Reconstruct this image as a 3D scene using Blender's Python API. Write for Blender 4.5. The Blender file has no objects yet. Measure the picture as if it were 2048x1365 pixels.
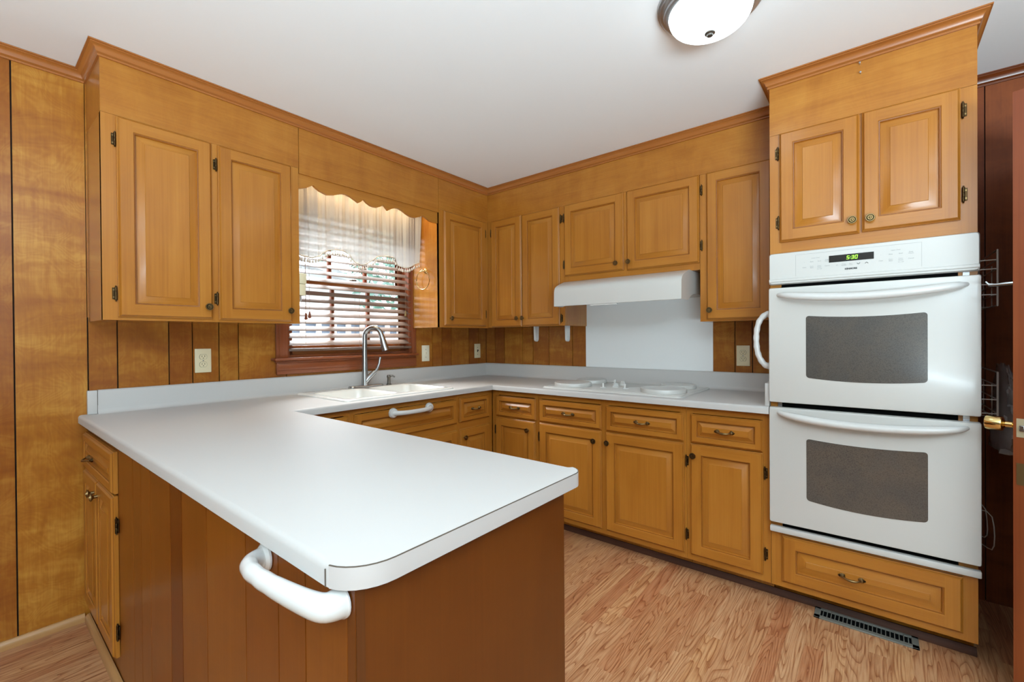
import bpy, bmesh, math, random
from mathutils import Vector, Matrix
random.seed(7)
S = bpy.context.scene
COL = S.collection
PI = math.pi

# ------------------------------------------------------------------ camera
CAM = Vector((-2.993, -2.7303, 1.2382)); YAW = .889; PITCH = -.0056; ROLL = -.0077; FPX = 896.1
cd = bpy.data.cameras.new('camera'); cam = bpy.data.objects.new('camera', cd); COL.objects.link(cam)
cd.sensor_width = 36; cd.lens = FPX / 2048 * 36; cd.clip_start = .02
rt = Vector((math.cos(YAW), -math.sin(YAW), 0)); fh = Vector((math.sin(YAW), math.cos(YAW), 0)); up = Vector((0, 0, 1))
fw = fh * math.cos(PITCH) + up * math.sin(PITCH); u2 = -fh * math.sin(PITCH) + up * math.cos(PITCH)
X = rt * math.cos(ROLL) + u2 * math.sin(ROLL); Y = -rt * math.sin(ROLL) + u2 * math.cos(ROLL)
cam.matrix_world = Matrix(((X.x, Y.x, -fw.x, CAM.x), (X.y, Y.y, -fw.y, CAM.y), (X.z, Y.z, -fw.z, CAM.z), (0, 0, 0, 1)))
S.camera = cam

# ------------------------------------------------------------------ world, lights, exposure
w = bpy.data.worlds.new('world'); S.world = w; w.use_nodes = True
bg = w.node_tree.nodes['Background']; bg.inputs[0].default_value = (.86, .94, 1, 1); bg.inputs[1].default_value = 2.0
S.view_settings.view_transform = 'Standard'; S.view_settings.look = 'None'
S.view_settings.exposure = 0.48; S.view_settings.gamma = 1; S.view_settings.use_curve_mapping = False

def lamp(name, kind, loc, energy, color=(1, 1, 1), size=.2, size_y=None, rot=(0, 0, 0)):
    l = bpy.data.lights.new(name, kind); l.energy = energy; l.color = color
    o = bpy.data.objects.new(name, l); COL.objects.link(o); o.location = loc; o.rotation_euler = rot
    if kind == 'AREA':
        l.shape = 'RECTANGLE'; l.size = size; l.size_y = size_y or size
    else: l.shadow_soft_size = size
    return o
# the warm strip lamp tucked up behind the scalloped board over the sink
lamp('sink_strip_light', 'AREA', (-1.33, -.21, 2.20), 2.6, (1, .78, .46), .8, .05)

# daylight outside, falling on the yard beyond the window
sun = lamp('sun', 'SUN', (0, 0, 6), 3.0, (1, .97, .92), .02)
sun.rotation_euler = Vector((-.62, .42, -.62)).to_track_quat('-Z', 'Y').to_euler()
# bright open sky high over the yard, pouring in through the sink window
lamp('sky_over_yard', 'AREA', (-1.25, 1.5, 3.3), 420, (.92, .97, 1), 2.2, 1.2).rotation_euler = Vector((.05, -1.9, -2.0)).to_track_quat('-Z', 'Y').to_euler()
# area lamp added out of view behind the camera to brighten the ceiling
lamp('added_ceiling_fill', 'AREA', (-4.3, -4.15, .87), 430, (.68, .86, .96), 1.8, 1.8, (PI, 0, 0))

# ------------------------------------------------------------------ materials
def lin(r, g, b):
    f = lambda c: (c / 255 / 12.92) if c / 255 <= .04045 else ((c / 255 + .055) / 1.055) ** 2.4
    return (f(r), f(g), f(b), 1)
def mat(name, col, rough=.5, metal=0, coat=0, **k):
    m = bpy.data.materials.new(name); m.use_nodes = True; p = m.node_tree.nodes['Principled BSDF']
    p.inputs['Base Color'].default_value = lin(*col); p.inputs['Roughness'].default_value = rough
    p.inputs['Metallic'].default_value = metal; p.inputs['Coat Weight'].default_value = coat; p.inputs['Coat Roughness'].default_value = .12
    for a, b in k.items(): p.inputs[a.replace('_', ' ')].default_value = b
    return m
class NT:
    def __init__(s, m): s.t = m.node_tree; s.p = s.t.nodes['Principled BSDF']
    def n(s, typ, **k):
        x = s.t.nodes.new(typ)
        for a, b in k.items():
            if a == 'inp':
                for i, v in b.items():
                    if hasattr(v, 'is_output'): s.t.links.new(v, x.inputs[i])
                    else: x.inputs[i].default_value = v
            else: setattr(x, a, b)
        return x
    def l(s, a, b): s.t.links.new(a, b)
    def math(s, op, a, b=0, c=0): return s.n('ShaderNodeMath', operation=op, inp={0: a, 1: b, 2: c}).outputs[0]
    def ramp(s, fac, stops):
        r = s.n('ShaderNodeValToRGB'); s.l(fac, r.inputs[0]); e = r.color_ramp.elements
        while len(e) < len(stops): e.new(.5)
        for i, (p, c) in enumerate(stops): e[i].position = p; e[i].color = c
        return r.outputs[0]
    def mix(s, f, a, b, mode='MIX'):
        x = s.n('ShaderNodeMix', data_type='RGBA', blend_type=mode)
        for i, v in ((0, f), (6, a), (7, b)):
            if hasattr(v, 'is_output'): s.l(v, x.inputs[i])
            else: x.inputs[i].default_value = v
        return x.outputs[2]
def wood(name, dark, midc, light, axis='z', rough=.31, coat=.06, swirl=0.0, tone=False, fine=1.0, contrast=1.0):
    """grain along one local axis; swirl gives the wavy figure of rotary-cut birch"""
    k_ = .925; dark, midc, light = [tuple(q * k_ for q in c) for c in (dark, midc, light)]
    m = mat(name, midc, rough, 0, coat, Specular_IOR_Level=.42); t = NT(m)
    tc = t.n('ShaderNodeTexCoord').outputs['Object']; rnd = t.n('ShaderNodeObjectInfo').outputs['Random']
    off = t.math('MULTIPLY', rnd, 37.0)
    vec = t.n('ShaderNodeVectorMath', operation='ADD', inp={0: tc, 1: t.n('ShaderNodeCombineXYZ', inp={0: off, 1: off, 2: off}).outputs[0]}).outputs[0]
    if tone:
        at = t.n('ShaderNodeAttribute', attribute_name='tone'); tv = t.math('MULTIPLY', at.outputs['Fac'], 23.0)
        vec = t.n('ShaderNodeVectorMath', operation='ADD', inp={0: vec, 1: t.n('ShaderNodeCombineXYZ', inp={0: tv, 1: tv, 2: tv}).outputs[0]}).outputs[0]
    sl = 1.0 + 1.6 * swirl
    sc = {'x': (sl, 9, 9), 'y': (9, sl, 9), 'z': (9, 9, sl)}[axis]
    v1 = t.n('ShaderNodeMapping', inp={0: vec, 3: sc}).outputs[0]
    n1 = t.n('ShaderNodeTexNoise', inp={'Vector': v1, 'Scale': 1.1, 'Detail': 5.0, 'Roughness': .6, 'Distortion': .5 + 2 * swirl}).outputs['Fac']
    v2 = t.n('ShaderNodeMapping', inp={0: vec, 3: tuple(c * (1 if c < 5 else 12) for c in sc)}).outputs[0]
    n2 = t.n('ShaderNodeTexNoise', inp={'Vector': v2, 'Scale': 1.5, 'Detail': 3.0, 'Roughness': .6}).outputs['Fac']
    n3 = t.n('ShaderNodeTexNoise', inp={'Vector': vec, 'Scale': 3.0, 'Detail': 2.0}).outputs['Fac']
    f = t.math('MULTIPLY_ADD', n2, .35 * fine, t.math('MULTIPLY_ADD', n3, .35, t.math('MULTIPLY', n1, .65)))
    f = t.math('MULTIPLY_ADD', t.math('SUBTRACT', f, .50 + .175 * fine), contrast, .5)
    if swirl:
        fig = {'x': (5, 1.2, 1.2), 'y': (1.2, 5, 1.2), 'z': (1.2, 1.2, 5)}[axis]
        v4 = t.n('ShaderNodeMapping', inp={0: vec, 3: fig}).outputs[0]
        n4 = t.n('ShaderNodeTexNoise', inp={'Vector': v4, 'Scale': 1.6, 'Detail': 4.0, 'Roughness': .55, 'Distortion': 1.0}).outputs['Fac']
        ct = t.math('SINE', t.math('MULTIPLY', t.n('ShaderNodeTexNoise', inp={'Vector': vec, 'Scale': 5.0, 'Detail': 2.0, 'Distortion': .6}).outputs['Fac'], 120.0))
        f = t.math('ADD', f, t.math('MULTIPLY_ADD', t.math('SUBTRACT', n4, .5), 1.1 * swirl, t.math('MULTIPLY', ct, .035 * swirl)))
    c = t.ramp(f, [(.2, lin(*dark)), (.5, lin(*midc)), (.8, lin(*light))])
    if tone:
        c = t.mix(1.0, c, t.ramp(at.outputs['Fac'], [(0, lin(176, 128, 108)), (.35, lin(222, 202, 190)), (1, (1, 1, 1, 1))]), 'MULTIPLY')
    t.l(c, t.p.inputs['Base Color'])
    b = t.n('ShaderNodeBump', inp={'Strength': .06, 'Distance': .002, 'Height': f}); t.l(b.outputs[0], t.p.inputs['Normal'])
    return m
HON = ((160, 94, 26), (185, 117, 40), (200, 135, 54))
WV = wood('maple_vertical', *HON, axis='z'); WH = wood('maple_horizontal', *HON, axis='x')
WY = wood('maple_depth', *HON, axis='y')
PV = wood('birch_ply_vertical', (160, 93, 25), (184, 117, 40), (202, 138, 55), axis='z', swirl=.5, rough=.22, coat=.3)
PH = wood('birch_ply_horizontal', (160, 93, 25), (183, 115, 39), (200, 135, 53), axis='x', swirl=.45)
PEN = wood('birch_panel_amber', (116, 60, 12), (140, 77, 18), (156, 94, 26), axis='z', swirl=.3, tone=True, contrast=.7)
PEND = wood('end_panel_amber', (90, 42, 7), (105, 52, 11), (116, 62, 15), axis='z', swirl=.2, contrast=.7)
PAN = wood('birch_paneling', (162, 94, 26), (182, 115, 34), (210, 150, 60), axis='z', swirl=1.0, tone=True, contrast=.9)
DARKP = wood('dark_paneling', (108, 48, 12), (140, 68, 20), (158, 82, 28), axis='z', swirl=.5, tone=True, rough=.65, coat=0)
CRN = wood('crown_stain', (150, 84, 34), (176, 106, 48), (190, 122, 60), axis='x', contrast=.6)
CRNY = wood('crown_stain_y', (150, 84, 34), (176, 106, 48), (190, 122, 60), axis='y', contrast=.6)
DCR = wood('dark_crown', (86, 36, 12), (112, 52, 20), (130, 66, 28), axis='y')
RED = wood('mahogany_trim_x', (112, 52, 26), (146, 76, 40), (166, 94, 52), axis='x', rough=.3)
REDZ = wood('mahogany_trim_z', (112, 52, 26), (146, 76, 40), (166, 94, 52), axis='z', rough=.3)
SASHR = wood('golden_sash_rail', (150, 80, 34), (178, 104, 50), (196, 124, 66), axis='x')
SLAT = wood('blind_slat_wood', (112, 88, 74), (132, 108, 92), (148, 124, 108), axis='x', rough=.4)
DOORW = wood('door_mahogany', (96, 38, 18), (120, 52, 26), (138, 66, 36), axis='z', rough=.35)
DOORE = wood('door_edge_wood', (104, 44, 18), (128, 60, 26), (146, 76, 34), axis='z', rough=.4)
OAK = wood('oak_moulding', (166, 116, 66), (188, 140, 88), (202, 158, 106), axis='x')
OAKY = wood('oak_moulding_y', (166, 116, 66), (188, 140, 88), (202, 158, 106), axis='y')
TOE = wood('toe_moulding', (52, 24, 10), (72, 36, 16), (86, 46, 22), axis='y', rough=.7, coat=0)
GLAZE = wood('maple_stain_line', (120, 64, 16), (146, 84, 24), (160, 96, 34), axis='z')
STRIP = wood('corner_strip_stain', (80, 40, 14), (104, 56, 22), (116, 66, 28), axis='z')
DINE = mat('taupe_wall_paint', (92, 88, 82), .8)
GROOVE = mat('groove_dark', (40, 20, 8), .8)
COUNTER = mat('white_laminate', (197, 194, 191), .42, Specular_IOR_Level=.12)
BAND = mat('laminate_edge_band', (188, 183, 180), .4)  # greyer than the slab; the shade on that end is in this colour
SEAM = mat('laminate_seam', (92, 82, 72), .6)
PORC = mat('white_porcelain', (238, 236, 230), .12, coat=.5)
ENAM = mat('white_enamel', (200, 198, 193), .32, coat=.3)
PLAS = mat('white_plastic', (208, 207, 204), .16)
BIEGE = mat('almond_plastic', (222, 208, 172), .35)
IVORY = mat('ivory_plastic', (236, 228, 204), .35)
SLOT = mat('slot_dark', (45, 40, 32), .6)
PANELW = mat('white_wall_sheet', (238, 239, 238), .28)
BRONZE = mat('antique_brass', (138, 114, 76), .34, .95)
BRONZED = mat('antique_brass_dark', (80, 62, 40), .4, 1)
BRASS = mat('polished_brass', (228, 202, 138), .16, 1)
STEEL = mat('brushed_steel', (170, 172, 174), .26, 1)
CHROME = mat('wire_chrome', (206, 198, 188), .35, .4)
NICKEL = mat('brushed_nickel', (172, 174, 176), .3, .9)
NICKD = mat('aged_nickel', (112, 108, 102), .3, .9)
BLACK = mat('black_gap', (5, 5, 5), .9, Specular_IOR_Level=.1)
GLASSD = mat('oven_glass', (84, 78, 72), .2, coat=.3)
DISP = mat('display_black', (26, 20, 14), .15)
GREYTXT = mat('print_grey', (150, 150, 150), .5)
LOGO = mat('logo_dark', (60, 58, 56), .5)
CORD = mat('blind_cord', (150, 122, 98), .8)
TASSEL = mat('tassel_bead', (196, 186, 170), .25)
GRID = mat('register_grey', (120, 120, 112), .45, .3)
WHITEP = mat('white_siding', (238, 240, 242), .7)
ROOFM = mat('grey_roof', (190, 192, 196), .8)
BARK = mat('bark', (90, 74, 60), .9)
GREYB = mat('railing_blue_grey', (120, 134, 150), .7)
GRND = mat('concrete', (200, 200, 196), .9)
def emis(name, col, s):
    m = mat(name, col, .3); p = m.node_tree.nodes['Principled BSDF']
    p.inputs['Emission Color'].default_value = lin(*col); p.inputs['Emission Strength'].default_value = s; return m
LEDG = emis('led_green', (150, 255, 60), 1.6)
DOME = emis('frosted_dome_lit', (226, 246, 255), 4.4)
# ceiling paint, faint roller texture
CEIL = mat('ceiling_paint', (238, 238, 238), .8); _t = NT(CEIL)
_n = _t.n('ShaderNodeTexNoise', inp={'Vector': _t.n('ShaderNodeTexCoord').outputs['Object'], 'Scale': 60.0, 'Detail': 3.0}).outputs['Fac']
_t.l(_t.n('ShaderNodeBump', inp={'Strength': .05, 'Distance': .004, 'Height': _n}).outputs[0], _t.p.inputs['Normal'])
# oven window: fine dotted screen behind dark glass
_t = NT(GLASSD); _o = _t.n('ShaderNodeTexCoord').outputs['Object']
_v = _t.n('ShaderNodeTexVoronoi', inp={'Vector': _o, 'Scale': 260.0}); _n = _t.n('ShaderNodeTexNoise', inp={'Vector': _o, 'Scale': 5.0, 'Detail': 3.0}).outputs['Fac']
_c = _t.ramp(_n, [(.3, lin(82, 80, 78)), (.5, lin(96, 88, 80)), (.7, lin(84, 84, 84))])
_c = _t.mix(_t.math('MULTIPLY', _v.outputs['Distance'], .8), _c, lin(60, 56, 52)); _t.l(_c, _t.p.inputs['Base Color'])
# leaves
LEAF = mat('leaf_green', (120, 160, 120), .6); _t = NT(LEAF)
_n = _t.n('ShaderNodeTexNoise', inp={'Vector': _t.n('ShaderNodeTexCoord').outputs['Object'], 'Scale': 3.0, 'Detail': 4.0}).outputs['Fac']
_t.l(_t.ramp(_n, [(.3, lin(96, 138, 120)), (.5, lin(140, 182, 168)), (.7, lin(196, 222, 220))]), _t.p.inputs['Base Color'])
# sheer curtain
SHEER = mat('sheer_curtain', (214, 206, 194), .5); _t = NT(SHEER)
_tr = _t.n('ShaderNodeBsdfTranslucent', inp={0: lin(138, 137, 136)}); _tp = _t.n('ShaderNodeBsdfTransparent')
_m1 = _t.n('ShaderNodeMixShader', inp={0: .5}); _t.l(_t.p.outputs[0], _m1.inputs[1]); _t.l(_tr.outputs[0], _m1.inputs[2])
_m2 = _t.n('ShaderNodeMixShader', inp={0: .07}); _t.l(_m1.outputs[0], _m2.inputs[1]); _t.l(_tp.outputs[0], _m2.inputs[2])
_t.l(_m2.outputs[0], _t.t.nodes['Material Output'].inputs[0])
# clear pane and clear bag
PANE = mat('window_glass', (255, 255, 255), .02); _t = NT(PANE)
_g = _t.n('ShaderNodeBsdfGlossy', inp={1: .02}); _tp = _t.n('ShaderNodeBsdfTransparent'); _m2 = _t.n('ShaderNodeMixShader', inp={0: .06})
_t.l(_tp.outputs[0], _m2.inputs[1]); _t.l(_g.outputs[0], _m2.inputs[2]); _t.l(_m2.outputs[0], _t.t.nodes['Material Output'].inputs[0])
BAG = mat('clear_plastic_bag', (200, 190, 185), .25); _t = NT(BAG)
_tp = _t.n('ShaderNodeBsdfTransparent'); _m2 = _t.n('ShaderNodeMixShader', inp={0: .4})
_t.l(_t.p.outputs[0], _m2.inputs[1]); _t.l(_tp.outputs[0], _m2.inputs[2]); _t.l(_m2.outputs[0], _t.t.nodes['Material Output'].inputs[0])
# laminate floor: narrow strips along x with cathedral oak grain
FLOOR = mat('oak_laminate', (180, 126, 84), .3, Specular_IOR_Level=.4); _t = NT(FLOOR)
_s = _t.n('ShaderNodeSeparateXYZ', inp={0: _t.n('ShaderNodeTexCoord').outputs['Object']})
_row = _t.math('FLOOR', _t.math('DIVIDE', _s.outputs[1], .066))
_ro = _t.n('ShaderNodeTexWhiteNoise', noise_dimensions='1D', inp={1: _row}).outputs[0]
_xx = _t.math('ADD', _s.outputs[0], _t.math('MULTIPLY', _ro, 3.7))
_colm = _t.math('FLOOR', _t.math('DIVIDE', _xx, .62))
_id = _t.n('ShaderNodeCombineXYZ', inp={0: _row, 1: _colm, 2: 0.0}).outputs[0]
_wn = _t.n('ShaderNodeTexWhiteNoise', noise_dimensions='2D', inp={0: _id}); _r1 = _wn.outputs[0]
_seed = _t.math('MULTIPLY', _r1, 50.0)
_gv = _t.n('ShaderNodeCombineXYZ', inp={0: _t.math('MULTIPLY', _xx, 1.0), 1: _t.math('MULTIPLY', _s.outputs[1], 9.0), 2: _seed}).outputs[0]
_gn = _t.n('ShaderNodeTexNoise', inp={'Vector': _gv, 'Scale': 1.5, 'Detail': 1.5, 'Roughness': .45, 'Distortion': .25}).outputs['Fac']
_ring = _t.math('FRACT', _t.math('MULTIPLY', _gn, 17.0))
_fv = _t.n('ShaderNodeCombineXYZ', inp={0: _t.math('MULTIPLY', _xx, 7.0), 1: _t.math('MULTIPLY', _s.outputs[1], 190.0), 2: _seed}).outputs[0]
_fn = _t.n('ShaderNodeTexNoise', inp={'Vector': _fv, 'Scale': 1.0, 'Detail': 2.0}).outputs['Fac']
_c = _t.ramp(_ring, [(0, lin(148, 96, 64)), (.22, lin(178, 130, 92)), (.6, lin(192, 148, 109)), (1, lin(185, 139, 100))])
_c = _t.mix(.75, _c, _t.ramp(_fn, [(.3, lin(206, 180, 160)), (.55, (1, 1, 1, 1))]), 'MULTIPLY')
_c = _t.mix(1.0, _c, _t.ramp(_r1, [(0, lin(232, 208, 198)), (.3, lin(242, 232, 224)), (.7, (1, 1, 1, 1)), (1, lin(255, 250, 238))]), 'MULTIPLY')
_t.l(_c, _t.p.inputs['Base Color'])

# ------------------------------------------------------------------ mesh helpers
class MB:
    def __init__(s): s.v = []; s.f = []; s.m = []; s.sm = []; s.tone = []; s.t = 0.8
    def face(s, pts, m=0, sm=False):
        b = len(s.v); s.v += [tuple(p) for p in pts]; s.f.append(tuple(range(b, b + len(pts)))); s.m.append(m); s.sm.append(sm); s.tone.append(s.t)
    def add(s, vs, fs, m=0, sm=False):
        b = len(s.v); s.v += [tuple(p) for p in vs]
        for f in fs:
            s.f.append(tuple(i + b for i in f)); s.m.append(m); s.sm.append(sm); s.tone.append(s.t)
    def box(s, x0, x1, y0, y1, z0, z1, m=0, bev=0, seg=2):
        if x1 < x0: x0, x1 = x1, x0
        if y1 < y0: y0, y1 = y1, y0
        if z1 < z0: z0, z1 = z1, z0
        vs = [(x, y, z) for z in (z0, z1) for y in (y0, y1) for x in (x0, x1)]
        fs = [(0, 2, 3, 1), (4, 5, 7, 6), (0, 1, 5, 4), (2, 6, 7, 3), (0, 4, 6, 2), (1, 3, 7, 5)]
        if not bev: return s.add(vs, fs, m)
        bm = bmesh.new(); bv = [bm.verts.new(v) for v in vs]
        for f in fs: bm.faces.new([bv[i] for i in f])
        bmesh.ops.bevel(bm, geom=list(bm.edges), offset=bev, segments=seg, profile=.5, affect='EDGES')
        bm.verts.ensure_lookup_table(); bm.verts.index_update()
        s.add([v.co[:] for v in bm.verts], [[v.index for v in f.verts] for f in bm.faces], m, seg > 1); bm.free()
    def prism(s, poly, axis, a, b, m=0, sm=False, cap=True):
        """poly: 2D points; axis 'x': (y,z) pts, 'y': (x,z), 'z': (x,y)"""
        P = {'x': lambda p, t: (t, p[0], p[1]), 'y': lambda p, t: (p[0], t, p[1]), 'z': lambda p, t: (p[0], p[1], t)}[axis]
        n = len(poly); vs = [P(p, a) for p in poly] + [P(p, b) for p in poly]
        s.add(vs, [(i, (i + 1) % n, n + (i + 1) % n, n + i) for i in range(n)], m, sm)
        if cap: s.add(vs, [tuple(range(n))[::-1], tuple(range(n, 2 * n))], m)
    def lathe(s, prof, c=(0, 0, 0), axis='z', n=24, m=0, sm=True, a0=0, a1=2 * PI):
        """prof: (radius, height) list"""
        A = {'z': lambda x, y, h: (x, y, h), 'y': lambda x, y, h: (x, h, y), 'x': lambda x, y, h: (h, x, y)}[axis]
        vs = []
        for r, h in prof:
            for i in range(n):
                t = a0 + (a1 - a0) * i / n; p = A(r * math.cos(t), r * math.sin(t), h); vs.append((p[0] + c[0], p[1] + c[1], p[2] + c[2]))
        fs = [(j * n + i, j * n + (i + 1) % n, (j + 1) * n + (i + 1) % n, (j + 1) * n + i) for j in range(len(prof) - 1) for i in range(n)]
        s.add(vs, fs, m, sm); k = len(prof) - 1
        s.add(vs, [tuple(range(n))[::-1], tuple(range(k * n, k * n + n))], m)
    def tube(s, path, r, n=10, m=0, closed=False, sx=1.0):
        """round tube along points; r scalar or list"""
        P = [Vector(p) for p in path]; R = r if isinstance(r, (list, tuple)) else [r] * len(P)
        L = len(P); vs = []; prev = None
        for i in range(L):
            if closed: d = P[(i + 1) % L] - P[i - 1]
            else: d = P[min(i + 1, L - 1)] - P[max(i - 1, 0)]
            d.normalize()
            if prev is None:
                a = Vector((0, 0, 1)) if abs(d.z) < .9 else Vector((1, 0, 0)); u = d.cross(a).normalized()
            else: u = (prev - d * prev.dot(d)).normalized()
            prev = u; w_ = d.cross(u)
            for k in range(n):
                t = 2 * PI * k / n; vs.append(P[i] + u * (R[i] * math.cos(t)) + w_ * (R[i] * sx * math.sin(t)))
        segs = L if closed else L - 1
        fs = [(i * n + k, i * n + (k + 1) % n, ((i + 1) % L) * n + (k + 1) % n, ((i + 1) % L) * n + k) for i in range(segs) for k in range(n)]
        s.add(vs, fs, m, True)
        if not closed: s.add(vs, [tuple(range(n))[::-1], tuple(range((L - 1) * n, L * n))], m)
    def sweep(s, path, prof, side=1, m=(0, 0), closed=False):
        """profile (d,z) swept along a plan path with mitred corners; d is measured to the left of travel (side=1) or right (-1).
        m: material index for runs along x and along y"""
        P = [Vector((p[0], p[1])) for p in path]; L = len(P); N = []
        seg = [(P[(i + 1) % L] - P[i]).normalized() for i in range(L if closed else L - 1)]
        nor = [Vector((-d.y, d.x)) * side for d in seg]
        for i in range(L):
            if closed: a, b = nor[i - 1], nor[i]
            elif i == 0: a = b = nor[0]
            elif i == L - 1: a = b = nor[-1]
            else: a, b = nor[i - 1], nor[i]
            N.append((a + b) / (1 + a.dot(b)))
        k = len(prof); vs = [(P[i].x + N[i].x * d, P[i].y + N[i].y * d, z) for i in range(L) for d, z in prof]
        for i in range(len(seg)):
            j = (i + 1) % L; mi = m[0] if abs(seg[i].x) > abs(seg[i].y) else m[1]
            s.add(vs, [(i * k + q, i * k + q + 1, j * k + q + 1, j * k + q) for q in range(k - 1)], mi)
        if not closed: s.add(vs, [tuple(range(k)), tuple(range((L - 1) * k, L * k))[::-1]], m[0])
    def build(s, name, mats, parent=None, frame=None):
        if not isinstance(mats, (list, tuple)): mats = [mats]
        me = bpy.data.meshes.new(name)
        vs = s.v
        if frame is not None:
            inv = frame.inverted(); vs = [inv @ Vector(v) for v in vs]
        me.from_pydata(vs, [], s.f)
        bm = bmesh.new(); bm.from_mesh(me); bmesh.ops.remove_doubles(bm, verts=bm.verts, dist=1e-5)
        bmesh.ops.recalc_face_normals(bm, faces=bm.faces); bm.to_mesh(me); bm.free()
        if len(me.polygons) != len(s.m):
            me = bpy.data.meshes.new(name); me.from_pydata(vs, [], s.f)
        me.polygons.foreach_set('material_index', s.m)
        me.polygons.foreach_set('use_smooth', s.sm)
        at = me.attributes.new('tone', 'FLOAT', 'FACE'); at.data.foreach_set('value', s.tone)
        for q in mats: me.materials.append(q)
        try: me.set_sharp_from_angle(angle=math.radians(38))
        except Exception: pass
        me.update()
        o = bpy.data.objects.new(name, me); COL.objects.link(o)
        if parent is not None: o.parent = parent
        return o
def tag(o, label, cat, group=None, kind=None):
    o['label'] = label; o['category'] = cat
    if group: o['group'] = group
    if kind: o['kind'] = kind
    return o
FR = {}
def thing(name, label, cat, loc=(0, 0, 0), rz=0, group=None, kind=None):
    o = bpy.data.objects.new(name, None); COL.objects.link(o); o.empty_display_size = .05
    o.location = loc; o.rotation_euler = (0, 0, rz); tag(o, label, cat, group, kind)
    FR[o.name] = Matrix.Translation(loc) @ Matrix.Rotation(rz, 4, 'Z'); return o
def part(mb, name, mats, parent, root=None):
    """build a part given in WORLD coordinates under parent (root gives the frame)"""
    return mb.build(name, mats, parent, FR[(root or parent).name])
def single(mb, name, mats, label, cat, group=None, kind=None):
    xs, ys, zs = zip(*mb.v); c = Matrix.Translation(((min(xs) + max(xs)) / 2, (min(ys) + max(ys)) / 2, min(zs)))
    o = mb.build(name, mats, None, c); o.matrix_world = c; return tag(o, label, cat, group, kind)
def inst(src, name, parent, loc, rot=(0, 0, 0)):
    o = bpy.data.objects.new(name, src.data if hasattr(src, 'data') else src); COL.objects.link(o); o.parent = parent; o.location = loc; o.rotation_euler = rot; return o

# ------------------------------------------------------------------ setting
ZC = 2.434; ZU = 1.327; ZT = 2.168; DU = .311; DB = .61
m = MB(); m.box(-5.2, .3, -5.0, .12, -.05, 0); single(m, 'floor', FLOOR, 'oak strip laminate floor of the kitchen and room beside it', 'floor', kind='structure')
m = MB(); m.box(-5.2, .3, -5.0, .12, ZC, ZC + .05); single(m, 'ceiling', CEIL, 'white painted ceiling over the whole kitchen', 'ceiling', kind='structure')

WX0, WX1, WZ0, WZ1 = -1.765, -.842, 1.13, 2.10      # window opening
# window wall: backing with hole, boards laid on it with 3 mm grooves
m = MB()
for a, b, z0, z1 in ((-5.2, WX0, 0, ZC), (WX1, .12, 0, ZC), (WX0, WX1, 0, WZ0), (WX0, WX1, WZ1, ZC)): m.box(a, b, .012, .12, z0, z1, 1)
def boards(m, us, z0, z1, put, tones, gap=.0052):
    for i in range(len(us) - 1):
        m.t = tones[i % len(tones)]; put(us[i] + gap / 2, us[i + 1] - gap / 2, z0, z1)
gl = [-5.2, -4.9, -4.55, -4.3, -4.02, -3.75, -3.42, -3.22, -3.06, -2.854, -2.6335]
boards(m, gl, 0, ZC, lambda a, b, c, d: m.box(a, b, 0, .012, c, d, 0), [.8, .6, .9, .5, .85, .7, .95, .8, .42, .93])
gb = [-2.6335, -2.533, -2.338, -2.239, -2.119, -2.025, WX0 - .001]
boards(m, gb, .9, ZU + .02, lambda a, b, c, d: m.box(a, b, 0, .012, c, d, 0), [.62, .72, .30, .50, .60, .70])
gr = [WX1, -.631, -.530, -.426, -.220, -.100, 0]
boards(m, gr, .9, ZU + .02, lambda a, b, c, d: m.box(a, b, 0, .012, c, d, 0), [.62, .42, .34, .6, .25, .5])
m.t = .7; m.box(WX0, WX1, 0, .012, .9, WZ0, 0); m.box(WX0, WX1, 0, .012, WZ1, ZC, 0)
m.box(-2.6335, WX0, 0, .012, ZU + .02, ZC, 0); m.box(WX1, 0, 0, .012, ZU + .02, ZC, 0); m.box(-2.6335, 0, 0, .012, 0, .9, 0)
single(m, 'wall_back', [PAN, GROOVE], 'honey birch plank panelling on the wall with the window', 'wall', kind='structure')
# cooktop wall
m = MB(); m.box(.012, .12, -3.025, .12, 0, ZC, 1)
gc = [0, -.107, -.217, -.415, -.525, -.685, -.905, -1.03]
gc2 = [-1.93, -2.061, -2.157, -2.36]
for L, T in ((gc, [.5, .22, .62, .55, .45, .6, .48]), (gc2, [.55, .5, .6])):
    for i in range(len(L) - 1):
        m.t = T[i]; m.box(0, .012, L[i] - .0027, L[i + 1] + .0027, .9, ZU + .02, 0)
m.t = .7; m.box(0, .012, -1.03, -1.93, .9, ZC, 0); m.box(0, .012, 0, -1.03, ZU + .02, ZC, 0); m.box(0, .012, -1.93, -3.025, ZU + .02, ZC, 0); m.box(0, .012, 0, -3.025, 0, .9, 0)
m.box(0, .012, -2.36, -3.025, .9, ZU + .02, 0)
single(m, 'wall_right', [PAN, GROOVE], 'birch plank panelling on the wall behind the cooktop', 'wall', kind='structure')
# dark alcove beyond the oven cabinet
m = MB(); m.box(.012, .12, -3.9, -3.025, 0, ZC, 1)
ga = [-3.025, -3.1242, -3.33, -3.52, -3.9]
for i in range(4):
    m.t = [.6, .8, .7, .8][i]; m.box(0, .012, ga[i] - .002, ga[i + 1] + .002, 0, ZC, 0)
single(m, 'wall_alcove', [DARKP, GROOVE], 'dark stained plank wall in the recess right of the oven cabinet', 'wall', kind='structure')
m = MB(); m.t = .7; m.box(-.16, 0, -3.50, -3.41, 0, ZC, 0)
single(m, 'wall_front', [DARKP], 'dark stained return wall the mahogany door hangs on', 'wall', kind='structure')

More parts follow.
